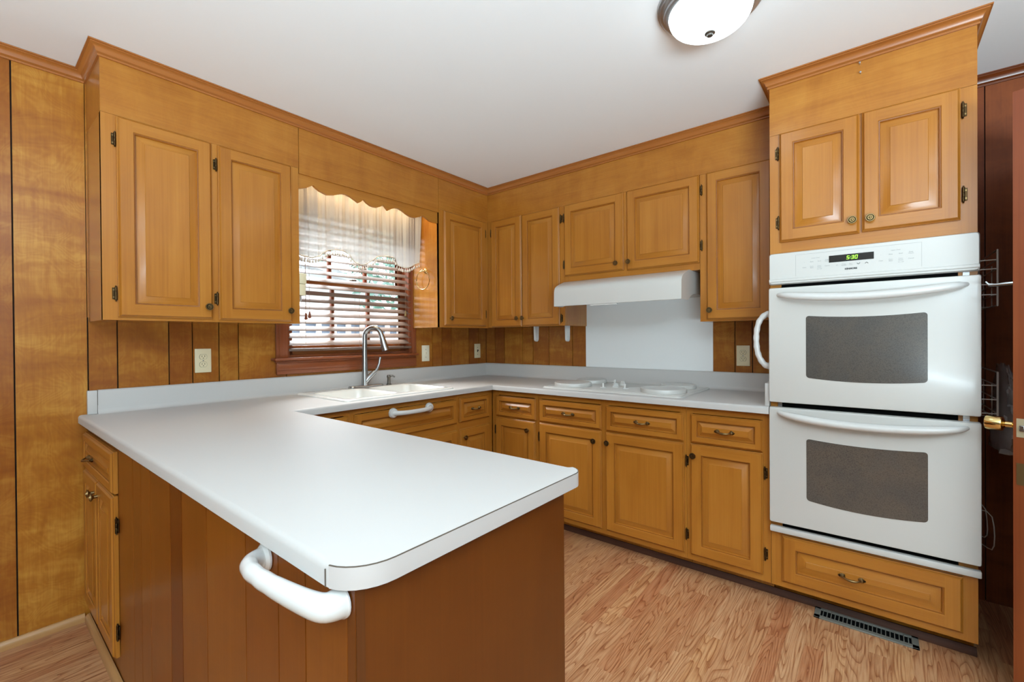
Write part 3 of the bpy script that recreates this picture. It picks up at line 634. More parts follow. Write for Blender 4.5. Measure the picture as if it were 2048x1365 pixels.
# ------------------------------------------------------------------ sink, faucet, dispenser
sk = thing('kitchen_sink', 'white double bowl drop-in sink below the window', 'sink', (-1.35, -.32, .914))
def rrect(x0, x1, y0, y1, r, z, n=5):
    P = []
    for cx, cy, a in ((x1 - r, y1 - r, 0), (x0 + r, y1 - r, PI / 2), (x0 + r, y0 + r, PI), (x1 - r, y0 + r, 1.5 * PI)):
        for i in range(n + 1): t = a + PI / 2 * i / n; P.append((cx + r * math.cos(t), cy + r * math.sin(t), z))
    return P
def loft(m, loops, sm=True, mi=0, cap=False):
    n = len(loops[0])
    for A, B in zip(loops, loops[1:]):
        for i in range(n): m.face([A[i], A[(i + 1) % n], B[(i + 1) % n], B[i]], mi, sm)
    if cap: m.face(loops[-1], mi)
SX0, SX1, SY0, SY1 = -1.738, -.965, -.606, -.048; ZR = .9255
m = MB(); rim = [rrect(SX0, SX1, SY0, SY1, .03, .9142), rrect(SX0 + .001, SX1 - .001, SY0 + .001, SY1 - .001, .03, .920), rrect(SX0 + .006, SX1 - .006, SY0 + .006, SY1 - .006, .027, .9245), rrect(SX0 + .014, SX1 - .014, SY0 + .014, SY1 - .014, .024, ZR)]
loft(m, rim)
bw = ((-1.705, -1.372, -.572, -.160), (-1.338, -.998, -.572, -.160))
bm = bmesh.new(); eds = []
for L in [rim[-1]] + [rrect(*q, .05, ZR) for q in bw]:
    vv = [bm.verts.new(p) for p in L]; eds += [bm.edges.new((vv[i], vv[(i + 1) % len(vv)])) for i in range(len(vv))]
bmesh.ops.triangle_fill(bm, edges=eds, use_beauty=True); bm.verts.index_update(); m.add([v.co[:] for v in bm.verts], [[v.index for v in f.verts] for f in bm.faces]); bm.free()
part(m, 'rim', PORC, sk)
for q in bw:
    m = MB(); x0, x1, y0, y1 = q
    loft(m, [rrect(x0, x1, y0, y1, .05, ZR), rrect(x0 + .005, x1 - .005, y0 + .005, y1 - .005, .048, ZR - .004), rrect(x0 + .009, x1 - .009, y0 + .009, y1 - .009, .045, ZR - .012), rrect(x0 + .02, x1 - .02, y0 + .02, y1 - .02, .05, .78), rrect(x0 + .05, x1 - .05, y0 + .05, y1 - .05, .06, .755)], cap=True)
    bo = part(m, 'bowl', PORC, sk)
    g = MB(); g.lathe([(.042, .7555), (.042, .758), (.03, .7575), (.028, .7558)], ((x0 + x1) / 2, (y0 + y1) / 2, 0)); part(g, 'drain', STEEL, bo, sk)
fa = thing('kitchen_faucet', 'brushed steel gooseneck pull-down faucet behind the sink', 'faucet', (-1.29, -.10, ZR))
m = MB(); L = [rrect(-1.42, -1.165, -.125, -.072, .026, z, 6) for z in (ZR + .0002, ZR + .007)]; L.append(rrect(-1.417, -1.168, -.122, -.075, .024, ZR + .010, 6)); loft(m, L, cap=True); part(m, 'base_plate', STEEL, fa)
m = MB(); ys = -.098; P = [(-1.302, ys, ZR + .009), (-1.302, ys, 1.0), (-1.302, ys, 1.18)]; RR = [.0215, .0195, .0165]
ac = (1.245,)
for i in range(1, 13):
    t = PI * i / 13; P.append((-1.302 + .030 * (1 - math.cos(t)), ys - .052 * (1 - math.cos(t)), 1.255 + .062 * math.sin(t))); RR.append(.0155)
part_p = P[:]
m.tube(part_p, RR, 18)
m.tube([(-1.30, ys, .955), (-1.278, ys - .010, .985), (-1.245, ys - .016, 1.015), (-1.236, ys - .018, 1.022)], [.0215, .019, .0165, .015], 16)
part(m, 'spout', STEEL, fa)
e0 = Vector(P[-1]); m = MB(); m.tube([e0, e0 + Vector((.005, -.008, -.03)), e0 + Vector((.011, -.018, -.075)), e0 + Vector((.0155, -.026, -.105))], [.0165, .019, .0225, .0235], 20); part(m, 'spray_head', STEEL, fa)
m = MB(); m.tube([(-1.240, ys - .017, 1.018), (-1.222, ys - .020, 1.040), (-1.207, ys - .022, 1.075), (-1.198, ys - .022, 1.118)], [.0155, .0125, .0105, .0115], 14, sx=.75); part(m, 'lever', STEEL, fa)
sd = thing('soap_dispenser', 'small brushed nickel soap dispenser right of the faucet', 'dispenser', (-1.115, -.10, ZR))
m = MB(); m.lathe([(.017, ZR + .0002), (.017, ZR + .004), (.011, ZR + .008), (.0105, ZR + .045), (.014, ZR + .05), (.014, ZR + .060), (.010, ZR + .066), (.001, ZR + .067)], (-1.115, -.10, 0), n=18); part(m, 'body', NICKD, sd)
m = MB(); m.tube([(-1.112, -.102, ZR + .06), (-1.095, -.118, ZR + .060), (-1.085, -.128, ZR + .050)], [.007, .006, .005]); part(m, 'nozzle', NICKD, sd)

# ------------------------------------------------------------------ cooktop
ck = thing('electric_cooktop', 'white drop-in electric cooktop on the right countertop', 'cooktop', (-.32, -1.48, ZTOP))
m = MB(); lp = []
for ins, z in ((0, ZTOP + .0003), (.0, ZTOP + .004), (.003, ZTOP + .008), (.008, ZTOP + .010)):
    lp.append(rrect(-.600 + ins, -.062 - ins, -1.935 + ins, -1.035 - ins, .02, z, 4))
loft(m, lp, cap=True); part(m, 'plate', ENAM, ck)
m = MB(); m.sweep([(-.590, -1.925), (-.072, -1.925), (-.072, -1.045), (-.590, -1.045)], [(0, ZTOP + .010), (.001, ZTOP + .0125), (.006, ZTOP + .0125), (.007, ZTOP + .010)], 1, closed=True); part(m, 'raised_lip', ENAM, ck)
ZK = ZTOP + .0103
def burner(x, y, r, lab):
    m = MB(); m.lathe([(r, 0), (r, .018), (r - .003, .022), (r - .008, .0235), (r - .016, .0215), (r * .5, .0205), (.001, .0205)], (x, y, ZK), n=48); o = single(m, 'burner_cover', ENAM, lab, 'burner cover', 'burner covers on the cooktop'); return o
burner(-.440, -1.175, .122, 'round white burner cover at the front left of the cooktop')
burner(-.436, -1.778, .128, 'round white burner cover at the front right of the cooktop')
burner(-.190, -1.175, .105, 'round white burner cover at the back left of the cooktop')
burner(-.190, -1.778, .105, 'round white burner cover at the back right of the cooktop')
km = MB(); km.lathe([(.020, 0), (.020, .004), (.016, .007), (.001, .007)], n=20); km.prism([(-.020, .006), (.020, .006), (.012, .028), (-.006, .030)], 'y', -.005, .005)
k0 = None
for x, y, a in ((-.44, -1.395, .5), (-.39, -1.455, -.6), (-.43, -1.540, .3), (-.25, -1.44, 1.2), (-.20, -1.36, .2)):
    if k0 is None: k0 = km.build('control_knob', PLAS, ck); o = k0
    else: o = inst(k0, 'control_knob', ck, (0, 0, 0))
    o.location = (x + .32, y + 1.48, .0103); o.rotation_euler = (0, 0, a)

# ------------------------------------------------------------------ range hood and wall sheet
m = MB(); m.box(-.006, -.0003, -1.935, -1.0265, 1.0212, 1.56)
single(m, 'backsplash_sheet', PANELW, 'plain white sheet on the wall behind the cooktop', 'wall panel')
hd = thing('range_hood', 'white under-cabinet range hood above the cooktop', 'range hood', (-.25, -1.49, 1.45))
HY0, HY1 = -1.070, -1.905
pf_ = [(-.0065, 1.6245), (-.36, 1.6245), (-.375, 1.622), (-.43, 1.603), (-.470, 1.586), (-.488, 1.573), (-.497, 1.556), (-.500, 1.54), (-.502, 1.450), (-.500, 1.448), (-.395, 1.449), (-.375, 1.456), (-.34, 1.475), (-.30, 1.488), (-.25, 1.494), (-.0065, 1.494)]
m = MB(); N = len(pf_); A = [(x, HY0, z) for x, z in pf_]; B = [(x, HY1, z) for x, z in pf_]
for i in range(8): m.face([A[i], A[i + 1], B[i + 1], B[i]], 0, True)
m.face([A[8], A[9], B[9], B[8]]); m.face(A); m.face(B[::-1])
m.face([A[0], A[15], B[15], B[0]])
# recessed underside pan
xi = [(-.498, 1.4485), (-.485, 1.4485), (-.485, 1.50), (-.0065, 1.50)]
for (x0, z0), (x1, z1) in zip(xi, xi[1:]): m.face([(x0, HY0 - .012, z0), (x1, HY0 - .012, z1), (x1, HY1 + .012, z1), (x0, HY1 + .012, z0)])
part(m, 'shell', ENAM, hd)
m = MB(); m.box(-.498, -.484, -1.34, -1.52, 1.440, 1.4485, 0, .001, 1); part(m, 'control_strip', PLAS, hd)
m = MB(); m.box(-.40, -.10, -1.30, -1.66, 1.495, 1.4995); part(m, 'filter', GRID, hd)

# ------------------------------------------------------------------ tall oven cabinet and double oven
tc_ = thing('oven_cabinet', 'tall cabinet housing the white double wall oven', CU, (-DB, -2.3495, 0), R90)
W = .6755
m = MB(); m.box(.0005, .018, .0195, DB - .002, .082, ZC - .001, 0); m.box(W - .018, W - .0005, .0195, DB - .002, .082, ZC - .001, 0); m.box(.018, W - .018, .02, DB - .002, 1.64, ZC - .001); m.box(.018, W - .018, .02, DB - .002, .082, .34); m.box(.018, W - .018, .5, DB - .002, .34, 1.64); m.box(.0005, W - .0005, .098, DB - .002, 0, .082)
m.build('carcass', [PV], tc_)
m = MB(); m.box(0, W, -.001, .019, ZT, ZC - .001, 0); m.build('soffit_panel', [PH], tc_)
frame(tc_, [(0, .045, .082, ZT - .001, 0), (W - .052, W, .082, ZT - .001, 0), (.045, W - .052, 1.60, 1.68, 1), (.045, W - .052, 2.12, ZT - .001, 1), (.31, .37, 1.68, 2.12, 0), (.045, W - .052, .082, .112, 1), (.045, W - .052, .318, .345, 1)])
front(tc_, 'door', .040, .329, 1.669, 2.166, (.306, 1.722), hinges=((.0335, 2.077), (.035, 1.760)))
front(tc_, 'door', .338, .630, 1.672, 2.167, (.365, 1.721), hinges=((.637, 2.082), (.638, 1.766)))
front(tc_, 'drawer', .044, .635, .112, .324, pull=(.300, .216), fr=.052, bev=.034, drawer=True)
m = MB(); m.box(.630, .634, -.002, 0, .30, .40, 0); 
for yy, zz in ((.3325, 2.374), (.3345, 2.334)):
    nl = MB(); nl.tube([(0, 0, 0), (0, -.018, .001)], .0018, 8); nl.lathe([(.0005, -.0205), (.0035, -.0195), (.0035, -.018), (.0015, -.0175)], axis='y', n=10)
    o = nl.build('nail', STEEL); o.location = (-DB - .001, -2.3495 - yy, zz); o.rotation_euler = (0, 0, R90)
    tag(o, 'upper of two small nails on the oven cabinet soffit' if zz > 2.35 else 'lower of two small nails on the oven cabinet soffit', 'nail', 'nails over the oven cabinet doors')
# oven (local frame as the cabinet)
ov = thing('double_wall_oven', 'white built-in double wall oven with dark windows', 'oven', (-DB, -2.3495, .335), R90)
OZ = -.335; x0, x1 = -.001, .679
def orr(x0, x1, z0, z1, y, r=.006, n=3): return [(p[0], y, p[1]) for p in [(q[0], q[1]) for q in rrect(x0, x1, z0, z1, r, 0, n)]]
m = MB(); m.box(.046, W - .054, -.002, .44, .346 + OZ, 1.60 + OZ); m.build('body', [BLACK], ov)
m = MB(); L = [orr(x0, x1, 1.475 + OZ, 1.617 + OZ, -.003), orr(x0, x1, 1.475 + OZ, 1.617 + OZ, -.022, .010), orr(x0 + .004, x1 - .004, 1.479 + OZ, 1.614 + OZ, -.030, .010)]
loft(m, L, cap=True); cp_ = m.build('control_panel', [ENAM], ov)
m = MB(); m.prism([(-.028, 1.500 + OZ), (-.034, 1.497 + OZ), (-.034, 1.488 + OZ), (-.022, 1.477 + OZ), (-.022, 1.500 + OZ)], 'x', x0 + .002, x1 - .002); m.build('lower_lip', [ENAM], cp_)
yp = -.0305
def ptxt(body, size, x, z, matl, name, parent, y=yp, align='CENTER', bold=0.0):
    cu = bpy.data.curves.new('txt', 'FONT'); cu.body = body; cu.size = size; cu.align_x = align; cu.align_y = 'CENTER'; cu.extrude = .0002; cu.offset = bold
    o = bpy.data.objects.new('txt', cu); COL.objects.link(o); bpy.context.view_layer.update()
    me = bpy.data.meshes.new_from_object(o.evaluated_get(bpy.context.evaluated_depsgraph_get())); bpy.data.objects.remove(o)
    me.materials.clear(); me.materials.append(matl); me.name = name
    t = bpy.data.objects.new(name, me); COL.objects.link(t); t.parent = parent; t.location = (x, y, z); t.rotation_euler = (PI / 2, 0, 0); return t
m = MB(); m.box(.226, .376, yp - .0006, yp + .001, 1.553 + OZ, 1.582 + OZ); dp = m.build('clock_display', [DISP], cp_)
# seven-segment 5:30
m = MB(); SEG = {'5': 'afgcd', '3': 'abgcd', '0': 'abcdef'}
def digit(m, ch, x, z, w_=.0085, h=.015, t=.0018):
    sh = lambda px, pz: (x + px + (pz) * .16, yp - .001, z + pz)
    R = {'a': (0, w_, h - t, h), 'g': (0, w_, h / 2 - t / 2, h / 2 + t / 2), 'd': (0, w_, 0, t), 'f': (0, t, h / 2, h), 'b': (w_ - t, w_, h / 2, h), 'e': (0, t, 0, h / 2), 'c': (w_ - t, w_, 0, h / 2)}
    for s in SEG[ch]: a, b, c, d = R[s]; m.face([sh(a, c), sh(b, c), sh(b, d), sh(a, d)])
digit(m, '5', .2860, 1.5605 + OZ); digit(m, '3', .3015, 1.5605 + OZ); digit(m, '0', .3135, 1.5605 + OZ)
for zz in (.0035, .0095): m.face([(.2975 + zz * .16, yp - .001, 1.5605 + OZ + zz), (.2993 + zz * .16, yp - .001, 1.5605 + OZ + zz), (.2993 + zz * .16, yp - .001, 1.5623 + OZ + zz), (.2975 + zz * .16, yp - .001, 1.5623 + OZ + zz)])
m.build('time_digits', [LEDG], dp)
m = MB()
def bar(z0, z1, x0_, x1_): m.box(x0_, x1_, yp - .0002, yp + .0005, z0 + OZ, z1 + OZ)
bar(1.6006, 1.6012, .105, .520); bar(1.506, 1.601, .1044, .1050); bar(1.506, 1.601, .520, .5206); m.build('panel_outline', [GREYTXT], cp_)
ptxt('KENMORE', .0088, .301, 1.5205 + OZ, LOGO, 'brand_lettering', cp_, bold=.0006)
for bx, hd_ in ((.137, 'Lower Oven'), (.398, 'Upper Oven')):
    st = .0275 if bx < .2 else .0305
    ptxt(hd_, .0058, bx + st * 1.5, 1.580 + OZ, GREYTXT, 'button_heading', cp_)
    for i, a_ in enumerate(('\u2022', 'Bake', 'Broil', 'Keep\nWarm')): ptxt(a_, .0062, bx + st * i, 1.5645 + OZ, GREYTXT, 'button_label', cp_)
    for i, a_ in enumerate(('Clean', 'Conv\nBake', 'Conv\nRoast', 'Cancel')): ptxt(a_, .0062, bx + st * i, 1.5415 + OZ, GREYTXT, 'button_label', cp_)
    ptxt('On / Off', .005, bx + st * 2, 1.5305 + OZ, GREYTXT, 'button_label', cp_)
ptxt('Timer\nOn/Off', .0055, .277, 1.5395 + OZ, GREYTXT, 'button_label', cp_); ptxt('Start\nTime', .0055, .301, 1.5395 + OZ, GREYTXT, 'button_label', cp_); ptxt('O', .008, .254, 1.5395 + OZ, GREYTXT, 'button_label', cp_)
m = MB()
for cx, sg in ((.326, -1), (.353, 1)): m.tube([(cx - .005, yp - .0003, 1.5395 + OZ - sg * .0025), (cx, yp - .0003, 1.5395 + OZ + sg * .0025), (cx + .005, yp - .0003, 1.5395 + OZ - sg * .0025)], .0009, 6)
m.build('arrow_marks', [LOGO], cp_)
def ovendoor(z0, z1, wz0, wz1, hz, sg_):
    m = MB(); yb = -.006; yf = -.040
    L = [orr(x0, x1 + .002, z0, z1, yb, .004), orr(x0, x1 + .002, z0, z1, yf + .006, .006), orr(x0 + .002, x1, z0 + .002, z1 - .002, yf + .001, .007), orr(x0 + .006, x1 - .004, z0 + .006, z1 - .006, yf, .008)]
    loft(m, L, cap=True); d = m.build('oven_door', [ENAM], ov)
    g = MB(); P = []; a, b = .143, .536; K = 12; rc = .012
    sag = lambda x, q: -q * (1 - (2 * (x - a) / (b - a) - 1) ** 2)
    for cx, cz, a0 in ((b - rc, wz1 - rc, 0), (a + rc, wz1 - rc, 1), (a + rc, wz0 + rc, 2), (b - rc, wz0 + rc, 3)):
        q = sg_[0] if a0 < 2 else sg_[1]
        for i in range(5):
            t = PI / 2 * (a0 + i / 4); x = cx + rc * math.cos(t); P.append((x, cz + rc * math.sin(t) + sag(x, q)))
        if a0 in (0, 2):
            xs_ = [b - rc - (b - a - 2 * rc) * k / K for k in range(1, K)]
            if a0 == 2: xs_ = xs_[::-1]
            for x in xs_: P.append((x, (wz1 if a0 == 0 else wz0) + sag(x, q)))
    g.prism(P, 'y', yf - .0012, yf + .001); g.build('window', [GLASSD], d)
    h = MB(); pts = []; rr_ = []
    for i in range(33):
        u = -1 + i / 16; e = max(0, 1 - abs(u) ** 5); pts.append((.340 + u * .302, yf + .004 - .046 * e ** .55, hz - .026 * (1 - u * u))); rr_.append(.0095 + .0105 * e ** .6)
    h.tube(pts, rr_, 16, sx=.85)
    h.build('handle', [PLAS], d); return d
ovendoor(.938 + OZ, 1.459 + OZ, 1.056 + OZ, 1.328 + OZ, 1.426 + OZ, (.010, .012)); ovendoor(.388 + OZ, .915 + OZ, .516 + OZ, .787 + OZ, .893 + OZ, (.010, .015))
m = MB(); m.box(x0, x1 + .003, -.030, -.004, .340 + OZ, .366 + OZ, 0, .004); m.build('bottom_strip', [ENAM], ov)
for q in ((.030, .047, .916, .937), (W - .040, W - .022, .916, .937), (W - .040, W - .022, 1.460, 1.474)):
    m = MB(); m.box(q[0], q[1], -.0055, -.0012, q[2] + OZ, q[3] + OZ); m.build('hinge_cover', [STEEL], ov)

# ------------------------------------------------------------------ grab handles
gh = thing('grab_handle', 'large white suction grab handle on the peninsula plank side', 'handle', (-2.639, -1.99, .84), 0, 'white grab handles')
m = MB(); P = [(-2.6425, -1.853, .838), (-2.655, -1.855, .842), (-2.676, -1.872, .847), (-2.690, -1.912, .853), (-2.693, -1.955, .856), (-2.690, -2.00, .856), (-2.684, -2.045, .855), (-2.676, -2.09, .854), (-2.668, -2.114, .853), (-2.656, -2.118, .852), (-2.6425, -2.118, .852)]
def smooth(P, it=2):
    P = [Vector(p) for p in P]
    for _ in range(it):
        Q = [P[0]]
        for a_, b_ in zip(P, P[1:]): Q += [a_ * .75 + b_ * .25, a_ * .25 + b_ * .75]
        Q.append(P[-1]); P = Q
    return P
Q = smooth(P); n_ = len(Q); R_ = []
for i in range(n_):
    u = i / (n_ - 1); R_.append(.0140 + .005 * math.exp(-(u / .12) ** 2) + .0095 * (max(0, (u - .42) / .58) ** 1.2) + (.0005 * math.cos(u * 70) if .2 < u < .5 else 0))
m.tube(Q, R_, 18); part(m, 'grip', PLAS, gh)
m = MB(); m.lathe([(.024, -2.6395), (.024, -2.644), (.020, -2.650)], (0, -2.116, .851), 'x', 24); part(m, 'suction_cup', PLAS, gh)
m = MB(); m.lathe([(.026, -2.6395), (.026, -2.643), (.021, -2.648)], (0, -1.853, .838), 'x', 24); part(m, 'suction_cup', PLAS, gh)
gs = thing('grab_handle', 'white bar handle on the false drawer front under the sink', 'handle', (-1.34, -.63, .826), 0, 'white grab handles')
m = MB(); Q = smooth([(-1.470, -.640, .826), (-1.455, -.664, .826), (-1.40, -.678, .824), (-1.34, -.680, .824), (-1.28, -.678, .824), (-1.225, -.664, .826), (-1.210, -.640, .826)]); n_ = len(Q)
m.tube(Q, [.013 + .006 * abs(2 * i / (n_ - 1) - 1) ** 4 for i in range(n_)], 16); part(m, 'grip', PLAS, gs)
for xx in (-1.470, -1.210):
    m = MB(); m.lathe([(.028, -.6302), (.029, -.636), (.024, -.646), (.014, -.650)], (xx, 0, .826), 'y', 24); part(m, 'end_plate', PLAS, gs)
go = thing('grab_handle', 'white finger grip handle on the left side of oven cabinet', 'handle', (-.58, -2.348, 1.22), 0, 'white grab handles')
m = MB(); Q = smooth([(-.585, -2.345, 1.345), (-.590, -2.325, 1.343), (-.592, -2.300, 1.315), (-.594, -2.289, 1.27), (-.594, -2.287, 1.222), (-.592, -2.290, 1.172), (-.590, -2.302, 1.130), (-.588, -2.325, 1.100), (-.585, -2.345, 1.097)]); n_ = len(Q)
m.tube(Q, [.0125 + .005 * abs(2 * i / (n_ - 1) - 1) ** 3 + .0012 * math.cos(i * 1.9) for i in range(n_)], 14); part(m, 'grip', PLAS, go)
for zz in (1.342, 1.100):
    m = MB(); m.lathe([(.022, -2.3488), (.022, -2.342), (.017, -2.338)], (-.585, 0, zz), 'y', 20); part(m, 'end_plate', PLAS, go)

# ------------------------------------------------------------------ outlets and switch
def outlet(loc, rz, label, matl, kind='duplex', w_=.074, h=.124):
    r = thing('wall_outlet' if kind == 'duplex' else 'wall_switch', label, 'outlet' if kind == 'duplex' else 'switch', loc, rz, 'wall plates over the counter')
    m = MB(); m.box(-w_ / 2, w_ / 2, -.006, -.0003, -h / 2, h / 2, 0, .002); m.build('plate', matl, r)
    if kind == 'duplex':
        for dz in (.020, -.020):
            m = MB(); P = [(.0165 * math.cos(t) , dz + max(-.0125, min(.0125, .0165 * math.sin(t)))) for t in [2 * PI * i / 28 for i in range(28)]]
            m.prism(P, 'y', -.0085, -.006); s = m.build('socket', matl, r)
            m = MB()
            for sx_ in (-.0062, .0062): m.box(sx_ - .0011, sx_ + .0011, -.0088, -.0084, dz - .001, dz + .007)
            m.lathe([(.0023, -.0084), (.0023, -.0088)], (0, 0, dz - .0065), 'y', 10); m.build('slots', SLOT, s)
            m = MB(); m.prism([(p[0] * 1.07, dz + (p[1] - dz) * 1.07) for p in P], 'y', -.0066, -.0059); m.build('socket_gap', SLOT, s)
        m = MB(); m.lathe([(.0032, -.006), (.0030, -.0075), (.001, -.008)], (0, 0, 0), 'y', 12); m.build('screw', STEEL, r)
    else:
        m = MB(); m.box(-.0045, .0045, -.0075, -.006, -.011, .011); m.prism([(-.006, -.004), (-.018, .004), (-.018, .009), (-.006, .006)], 'x', -.003, .003); m.build('toggle', SLOT if kind == 'dark' else matl, r)
        m = MB()
        for dz in (.03, -.03): m.lathe([(.0030, -.006), (.0028, -.0072), (.001, -.0076)], (0, 0, dz), 'y', 12)
        m.build('screw', STEEL, r)
    return r
outlet((-2.194, -.0003, 1.135), 0, 'almond duplex outlet on the panelling left of the window', BIEGE)
outlet((-.704, -.0003, 1.128), 0, 'ivory toggle switch plate on panelling right of the window', IVORY, 'switch')
outlet((-.119, -.0003, 1.132), 0, 'almond switch plate close to the room corner', BIEGE, 'dark')
outlet((-.0003, -2.107, 1.123), R90, 'almond duplex outlet between white sheet and oven cabinet', BIEGE)

# ------------------------------------------------------------------ towel ring, paper towel brackets, box by window
tr = thing('towel_ring', 'brass towel ring on cabinet side right of the window', 'towel ring', (-.8335, -.165, 1.735))
m = MB(); m.lathe([(.017, -.8338), (.017, -.838), (.010, -.842), (.007, -.862), (.009, -.868), (.001, -.870)], (0, -.165, 1.738), 'x', 18); m.tube([(-.862, -.178, 1.735), (-.862, -.150, 1.735)], .006); part(m, 'post', BRASS, tr)
m = MB(); m.tube([(-.862 + .012 * (1 - math.cos(2 * PI * i / 40)) * .2, -.165 + .072 * math.sin(2 * PI * i / 40), 1.670 + .068 * math.cos(2 * PI * i / 40)) for i in range(40)], .0035, 8, closed=True); part(m, 'ring', BRASS, tr)
th = thing('paper_towel_holder', 'pair of white brackets hanging under the corner cabinet', 'holder', (-.2, -.84, ZU - .001))
for yy in (-.705, -.985):
    m = MB(); P = [(-.225, ZU - .0005), (-.175, ZU - .0005), (-.178, 1.245)] + [(-.2 + .022 * math.cos(t), 1.235 - .022 * math.sin(t)) for t in [PI * i / 8 for i in range(9)]] + [(-.222, 1.245)]
    m.prism(P, 'y', yy - .007, yy + .007); m.lathe([(.010, yy - .012), (.010, yy + .012), (.004, yy + .014)], (-.2, 0, 1.236), 'y', 16); part(m, 'bracket', PLAS, th)
m = MB(); m.box(-1.8325, -1.790, -.315, -.235, 1.475, 1.600, 0, .004); bx = MB(); 
db = thing('wall_box', 'small beige box fixed to cabinet side left of the blind', 'box', (-1.8325, -.27, 1.45))
m = MB(); m.box(-1.8325, -1.793, -.312, -.236, 1.545, 1.603, 0, .004); part(m, 'upper_case', BIEGE, db)
m = MB(); m.box(-1.8325, -1.797, -.310, -.240, 1.482, 1.5445, 0, .004); part(m, 'lower_case', BIEGE, db)
m = MB(); m.tube([(-1.810, -.27, 1.4825), (-1.808, -.275, 1.462), (-1.815, -.28, 1.450)], [.006, .005, .004]); part(m, 'nozzle', PLAS, db)

# ------------------------------------------------------------------ blind
bl = thing('window_blind', 'brown wood slat blind half open in the sink window', 'blind', ((WX0 + WX1) / 2, .022, 1.16))
m = MB(); z = 1.222
BX0, BX1 = WX0 + .012, WX1 - .002
while z < 2.03:
    ta = .62; P = []
    for i in range(7):
        u = -1 + i / 3; P.append((.016 + u * .0245 * math.cos(ta), z - u * .0245 * math.sin(ta) * -1 + .0022 * (1 - u * u)))
    P += [(p[0], p[1] - .0026) for p in P[::-1]]
    m.prism(P, 'x', BX0, BX1); z += .0445
part(m, 'slats', SLAT, bl)
m = MB(); m.box(BX0, BX1 + .002, -.008, .040, 1.170, 1.188, 0, .004); part(m, 'bottom_rail', SLAT, bl)
m = MB(); m.box(BX0, BX1, -.006, .044, 2.03, 2.08); part(m, 'headrail', SLAT, bl)
m = MB()
for xx in (BX0 + .10, BX0 + .47, BX1 - .12):
    for yy in (-.0105, .0425): m.tube([(xx, yy, 1.188), (xx, yy, 2.03)], .0009, 5)
part(m, 'ladder_cords', CORD, bl)
for xx, zz in ((-1.655, 1.375), (-1.632, 1.385), (-.905, 1.42)):
    m = MB(); m.tube([(xx, -.020, zz + .02), (xx, -.014, 2.03)], .0011, 5); cd_ = part(m, 'pull_cord', CORD, bl)
    m = MB(); m.lathe([(.003, zz + .03), (.006, zz + .02), (.006, zz + .012), (.010, zz - .006), (.007, zz - .012)], (xx, -.020, 0), n=12); part(m, 'cord_tassel', BRONZE if xx > -1 else REDZ, cd_, bl)

# ------------------------------------------------------------------ sheer valance curtain with bead fringe
cu = thing('valance_curtain', 'sheer cream valance curtain with bead fringe over the sink window', 'curtain', (-1.34, -.12, 2.1))
bot = [(-1.825, 1.735), (-1.77, 1.740), (-1.720, 1.734), (-1.665, 1.729), (-1.62, 1.745), (-1.592, 1.771), (-1.560, 1.790), (-1.511, 1.798), (-1.46, 1.799), (-1.431, 1.792), (-1.412, 1.770), (-1.398, 1.748), (-1.375, 1.732), (-1.345, 1.725), (-1.305, 1.733), (-1.275, 1.752), (-1.249, 1.771), (-1.228, 1.790), (-1.209, 1.799), (-1.17, 1.806), (-1.133, 1.809), (-1.095, 1.808), (-1.072, 1.800), (-1.058, 1.778), (-1.046, 1.760), (-1.015, 1.750), (-.985, 1.748), (-.95, 1.756), (-.920, 1.772), (-.890, 1.790), (-.859, 1.802)]
def bz(x):
    for (a_, p), (b_, q) in zip(bot, bot[1:]):
        if a_ <= x <= b_:
            u = (x - a_) / (b_ - a_); return p + (q - p) * u
    return bot[-1][1]
def cy(x, v):   # folds deepen to the top
    f = .012 * math.sin(x * 47) + .007 * math.sin(x * 113 + 1.3) + .004 * math.sin(x * 231)
    return -.125 + f * (.45 + .55 * v)
m = MB(); NX, NZ = 220, 16; xs = [-1.825 + (.966) * i / NX for i in range(NX + 1)]
for i in range(NX):
    for k in range(NZ):
        q = []
        for ii, kk in ((i, k), (i + 1, k), (i + 1, k + 1), (i, k + 1)):
            x = xs[ii]; v = kk / NZ; z = bz(x) + (2.215 - bz(x)) * v; xe = x + (.02 * v * max(0, (x + 1.0) / .14) ** 2 if x > -1.0 else 0); q.append((xe, cy(x, v), z))
        m.face(q, 0, True)
part(m, 'sheer_panel', SHEER, cu)
m = MB(); m.tube([(x, cy(x, 0) - .001, bz(x)) for x in xs[::2]], .0035, 6); part(m, 'braid', TASSEL, cu)
m = MB(); m.tube([(-1.8315, -.125, 2.205), (-.8345, -.125, 2.205)], .006, 10); part(m, 'rod', BRASS, cu)
tm = MB(); tm.lathe([(.0012, 0), (.0012, -.010), (.0035, -.012), (.002, -.016), (.0045, -.019), (.006, -.026), (.004, -.031), (.0005, -.032)], n=8); t0 = None
for i in range(62):
    x = -1.82 + i * .0157; loc = (x + 1.34, cy(x, 0) + .12 - .001, bz(x) - 2.1 - .002)
    if t0 is None: t0 = tm.build('tassel', TASSEL, cu); t0.location = loc
    else: inst(t0, 'tassel', cu, loc)

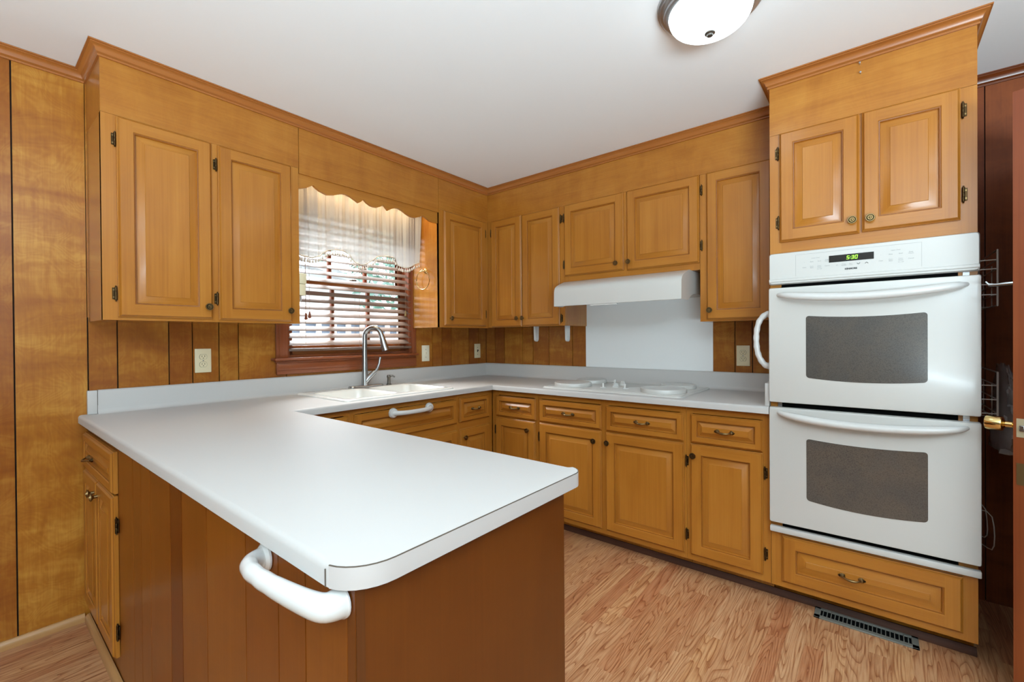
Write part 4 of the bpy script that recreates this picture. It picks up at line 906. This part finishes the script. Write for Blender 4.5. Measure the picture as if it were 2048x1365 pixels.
# ------------------------------------------------------------------ ceiling light
cl = thing('ceiling_light', 'flush round ceiling light with lit white glass dome', 'ceiling light', (-1.305, -2.276, ZC))
c0 = (-1.305, -2.276, 0)
m = MB(); m.lathe([(.120, ZC - .0005), (.174, ZC - .0005), (.177, ZC - .006), (.176, ZC - .012), (.170, ZC - .014), (.1695, ZC - .022), (.160, ZC - .030), (.156, ZC - .031), (.154, ZC - .038), (.147, ZC - .042), (.139, ZC - .043), (.138, ZC - .040)], c0, n=64); part(m, 'base_ring', NICKEL, cl)
m = MB(); pr = [(.137, ZC - .038), (.138, ZC - .045)] + [(.137 * math.cos(t), ZC - .046 - .068 * math.sin(t)) for t in [PI / 2 * i / 12 for i in range(13)]]; pr[-1] = (.001, ZC - .114)
m.lathe(pr, c0, n=64); part(m, 'glass_dome', DOME, cl)
m = MB(); m.lathe([(.015, ZC - .1125), (.018, ZC - .116), (.0175, ZC - .119), (.011, ZC - .122), (.010, ZC - .127), (.001, ZC - .130)], c0, n=20); part(m, 'finial', NICKD, cl)

# ------------------------------------------------------------------ floor register
vt = thing('floor_register', 'grey metal floor register under the oven cabinet', 'vent', (-.582, -2.69, 0))
m = MB(); VX0, VX1, VY0, VY1 = -.634, -.545, -2.862, -2.515
for a_ in ((VX0, VX0 + .022, VY0, VY1), (VX1 - .014, VX1, VY0, VY1), (VX0, VX1, VY0, VY0 + .022), (VX0, VX1, VY1 - .022, VY1)): m.box(*a_, .0005, .007, 0, .001, 1)
part(m, 'frame', GRID, vt)
m = MB(); m.box(VX0 + .01, VX1 - .01, VY0 + .01, VY1 - .01, .0004, .0012); part(m, 'dark_well', BLACK, vt)
m = MB(); y = VY0 + .03
while y < VY1 - .025: m.box(VX0 + .02, VX1 - .012, y, y + .003, .0015, .006); y += .0142
part(m, 'louvers', GRID, vt)

# ------------------------------------------------------------------ alcove: racks, bag, door
def rack(name, label, z0, z1, bars, yo, xa=-.05, xb=-.455):
    r = thing(name, label, 'rack', ((xa + xb) / 2, -3.03, z0), 0, 'wire racks on the oven cabinet side')
    m = MB(); yi = -3.0285
    m.tube([(xa, yo, z1), (xb, yo, z1), (xb, yo, z0), (xa, yo, z0)], .0032, 6, closed=True); part(m, 'outer_frame', CHROME, r)
    m = MB()
    for z in bars: m.tube([(xa, yi, z), (xa, yo, z), (xb, yo, z), (xb, yi, z)], .0024, 6)
    part(m, 'wires', CHROME, r)
    for ux in (-.335, -.15):
        m = MB(); m.tube([(ux, yi, z0), (ux, yo - .001, z0), (ux, yo - .001, z1 - .05)], .002, 6); part(m, 'upright', CHROME, r)
    return r
rack('wire_rack', 'upper wire rack on the right side of the oven cabinet', 1.352, 1.568, (1.53, 1.495, 1.435, 1.395), -3.098)
rack('wire_rack', 'lower wire rack behind the clear bag beside the oven', .905, 1.092, (1.04, .985, .93), -3.098)
bgm = MB(); rr = random.Random(3); NU, NV = 28, 26; V = []
for k in range(NV + 1):
    v = k / NV; z = 1.11 - v * .335; wdt = (.10 + .12 * math.sin(min(1, v * 1.25) * PI * .62)) * (1 if v < .85 else 1 - (v - .85) * 1.5); cx = -.20 - .12 * v
    for i in range(NU):
        t = 2 * PI * i / NU; q = 1 + .10 * math.sin(5 * t + v * 9) + .07 * math.sin(11 * t - v * 17) + rr.uniform(-.05, .05)
        V.append((cx + wdt * q * math.cos(t) * .9, -3.150 + .045 * q * math.sin(t) * (.3 + v * .8), z + rr.uniform(-.006, .006)))
bgm.add(V, [(k * NU + i, k * NU + (i + 1) % NU, (k + 1) * NU + (i + 1) % NU, (k + 1) * NU + i) for k in range(NV) for i in range(NU)], 0, True)
bgm.face(V[-NU:], 0, True)
single(bgm, 'plastic_bag', BAG, 'crumpled clear plastic bag hanging on the lower wire rack', 'bag')
for nm, P, lab in (('wire_hook', [(-.40, -3.0265, .560), (-.40, -3.070, .556), (-.40, -3.078, .47), (-.40, -3.075, .42), (-.33, -3.060, .405), (-.25, -3.05, .405)], 'thin wire hook on the oven cabinet side, the left one'),
                   ('wire_hook', [(-.49, -3.0265, .556), (-.49, -3.075, .553), (-.49, -3.085, .48), (-.488, -3.082, .405), (-.42, -3.070, .39), (-.34, -3.05, .392)], 'thin wire hook on the oven cabinet side, nearer the room')):
    m = MB(); m.tube(smooth(P, 1), .002, 6); single(m, nm, CHROME, lab, 'hook', 'wire hooks by the oven cabinet')
# mahogany door, open, edge towards the camera
dr = thing('door_1', 'reddish wood door standing open at the right edge', 'door', (-.845, -3.075, .012), math.atan2(-.37, .93), kind='structure')
m = MB(); m.box(.0008, .72, -.042, 0, 0, 2.010, 0, .0015, 1); m.build('slab', [DOORW], dr)
m = MB(); m.box(0, .001, -.0415, -.0005, .001, 2.009); m.build('latch_edge', [DOORE], dr)
m = MB(); m.lathe([(.028, .0005), (.028, .004), (.022, .008), (.014, .010), (.0105, .014), (.0105, .030), (.014, .034), (.023, .037), (.0245, .042), (.0245, .070), (.0225, .077), (.018, .079), (.001, .080)], (.062, 0, .925), 'y', 28); m.build('door_knob', [BRASS], dr)
m = MB(); m.box(-.0015, .0, -.034, -.008, .896, .956); lp_ = m.build('latch_plate', [mat('worn_plate', (190, 180, 150), .4, .5)], dr)
m = MB(); m.box(-.007, -.0015, -.027, -.015, .915, .935, 0, .002, 1); m.build('latch_bolt', [STEEL], lp_)
m = MB(); m.box(-.0015, .0, -.036, -.008, .742, .812); m.build('old_latch_plate', [mat('tarnished_plate', (112, 92, 58), .45, .7)], dr)
m = MB(); m.lathe([(.020, .0005), (.020, .003), (.012, .007), (.001, .009)], (.055, 0, .770), 'y', 18); m.build('rose_cover', [STEEL], dr)
m = MB(); m.tube([(.03, .001, 1.395), (.032, .02, 1.395), (.036, .045, 1.394), (.040, .064, 1.397), (.043, .072, 1.408)], [.007, .0065, .0055, .0045, .003], 8); m.build('coat_hook', [STEEL], dr)
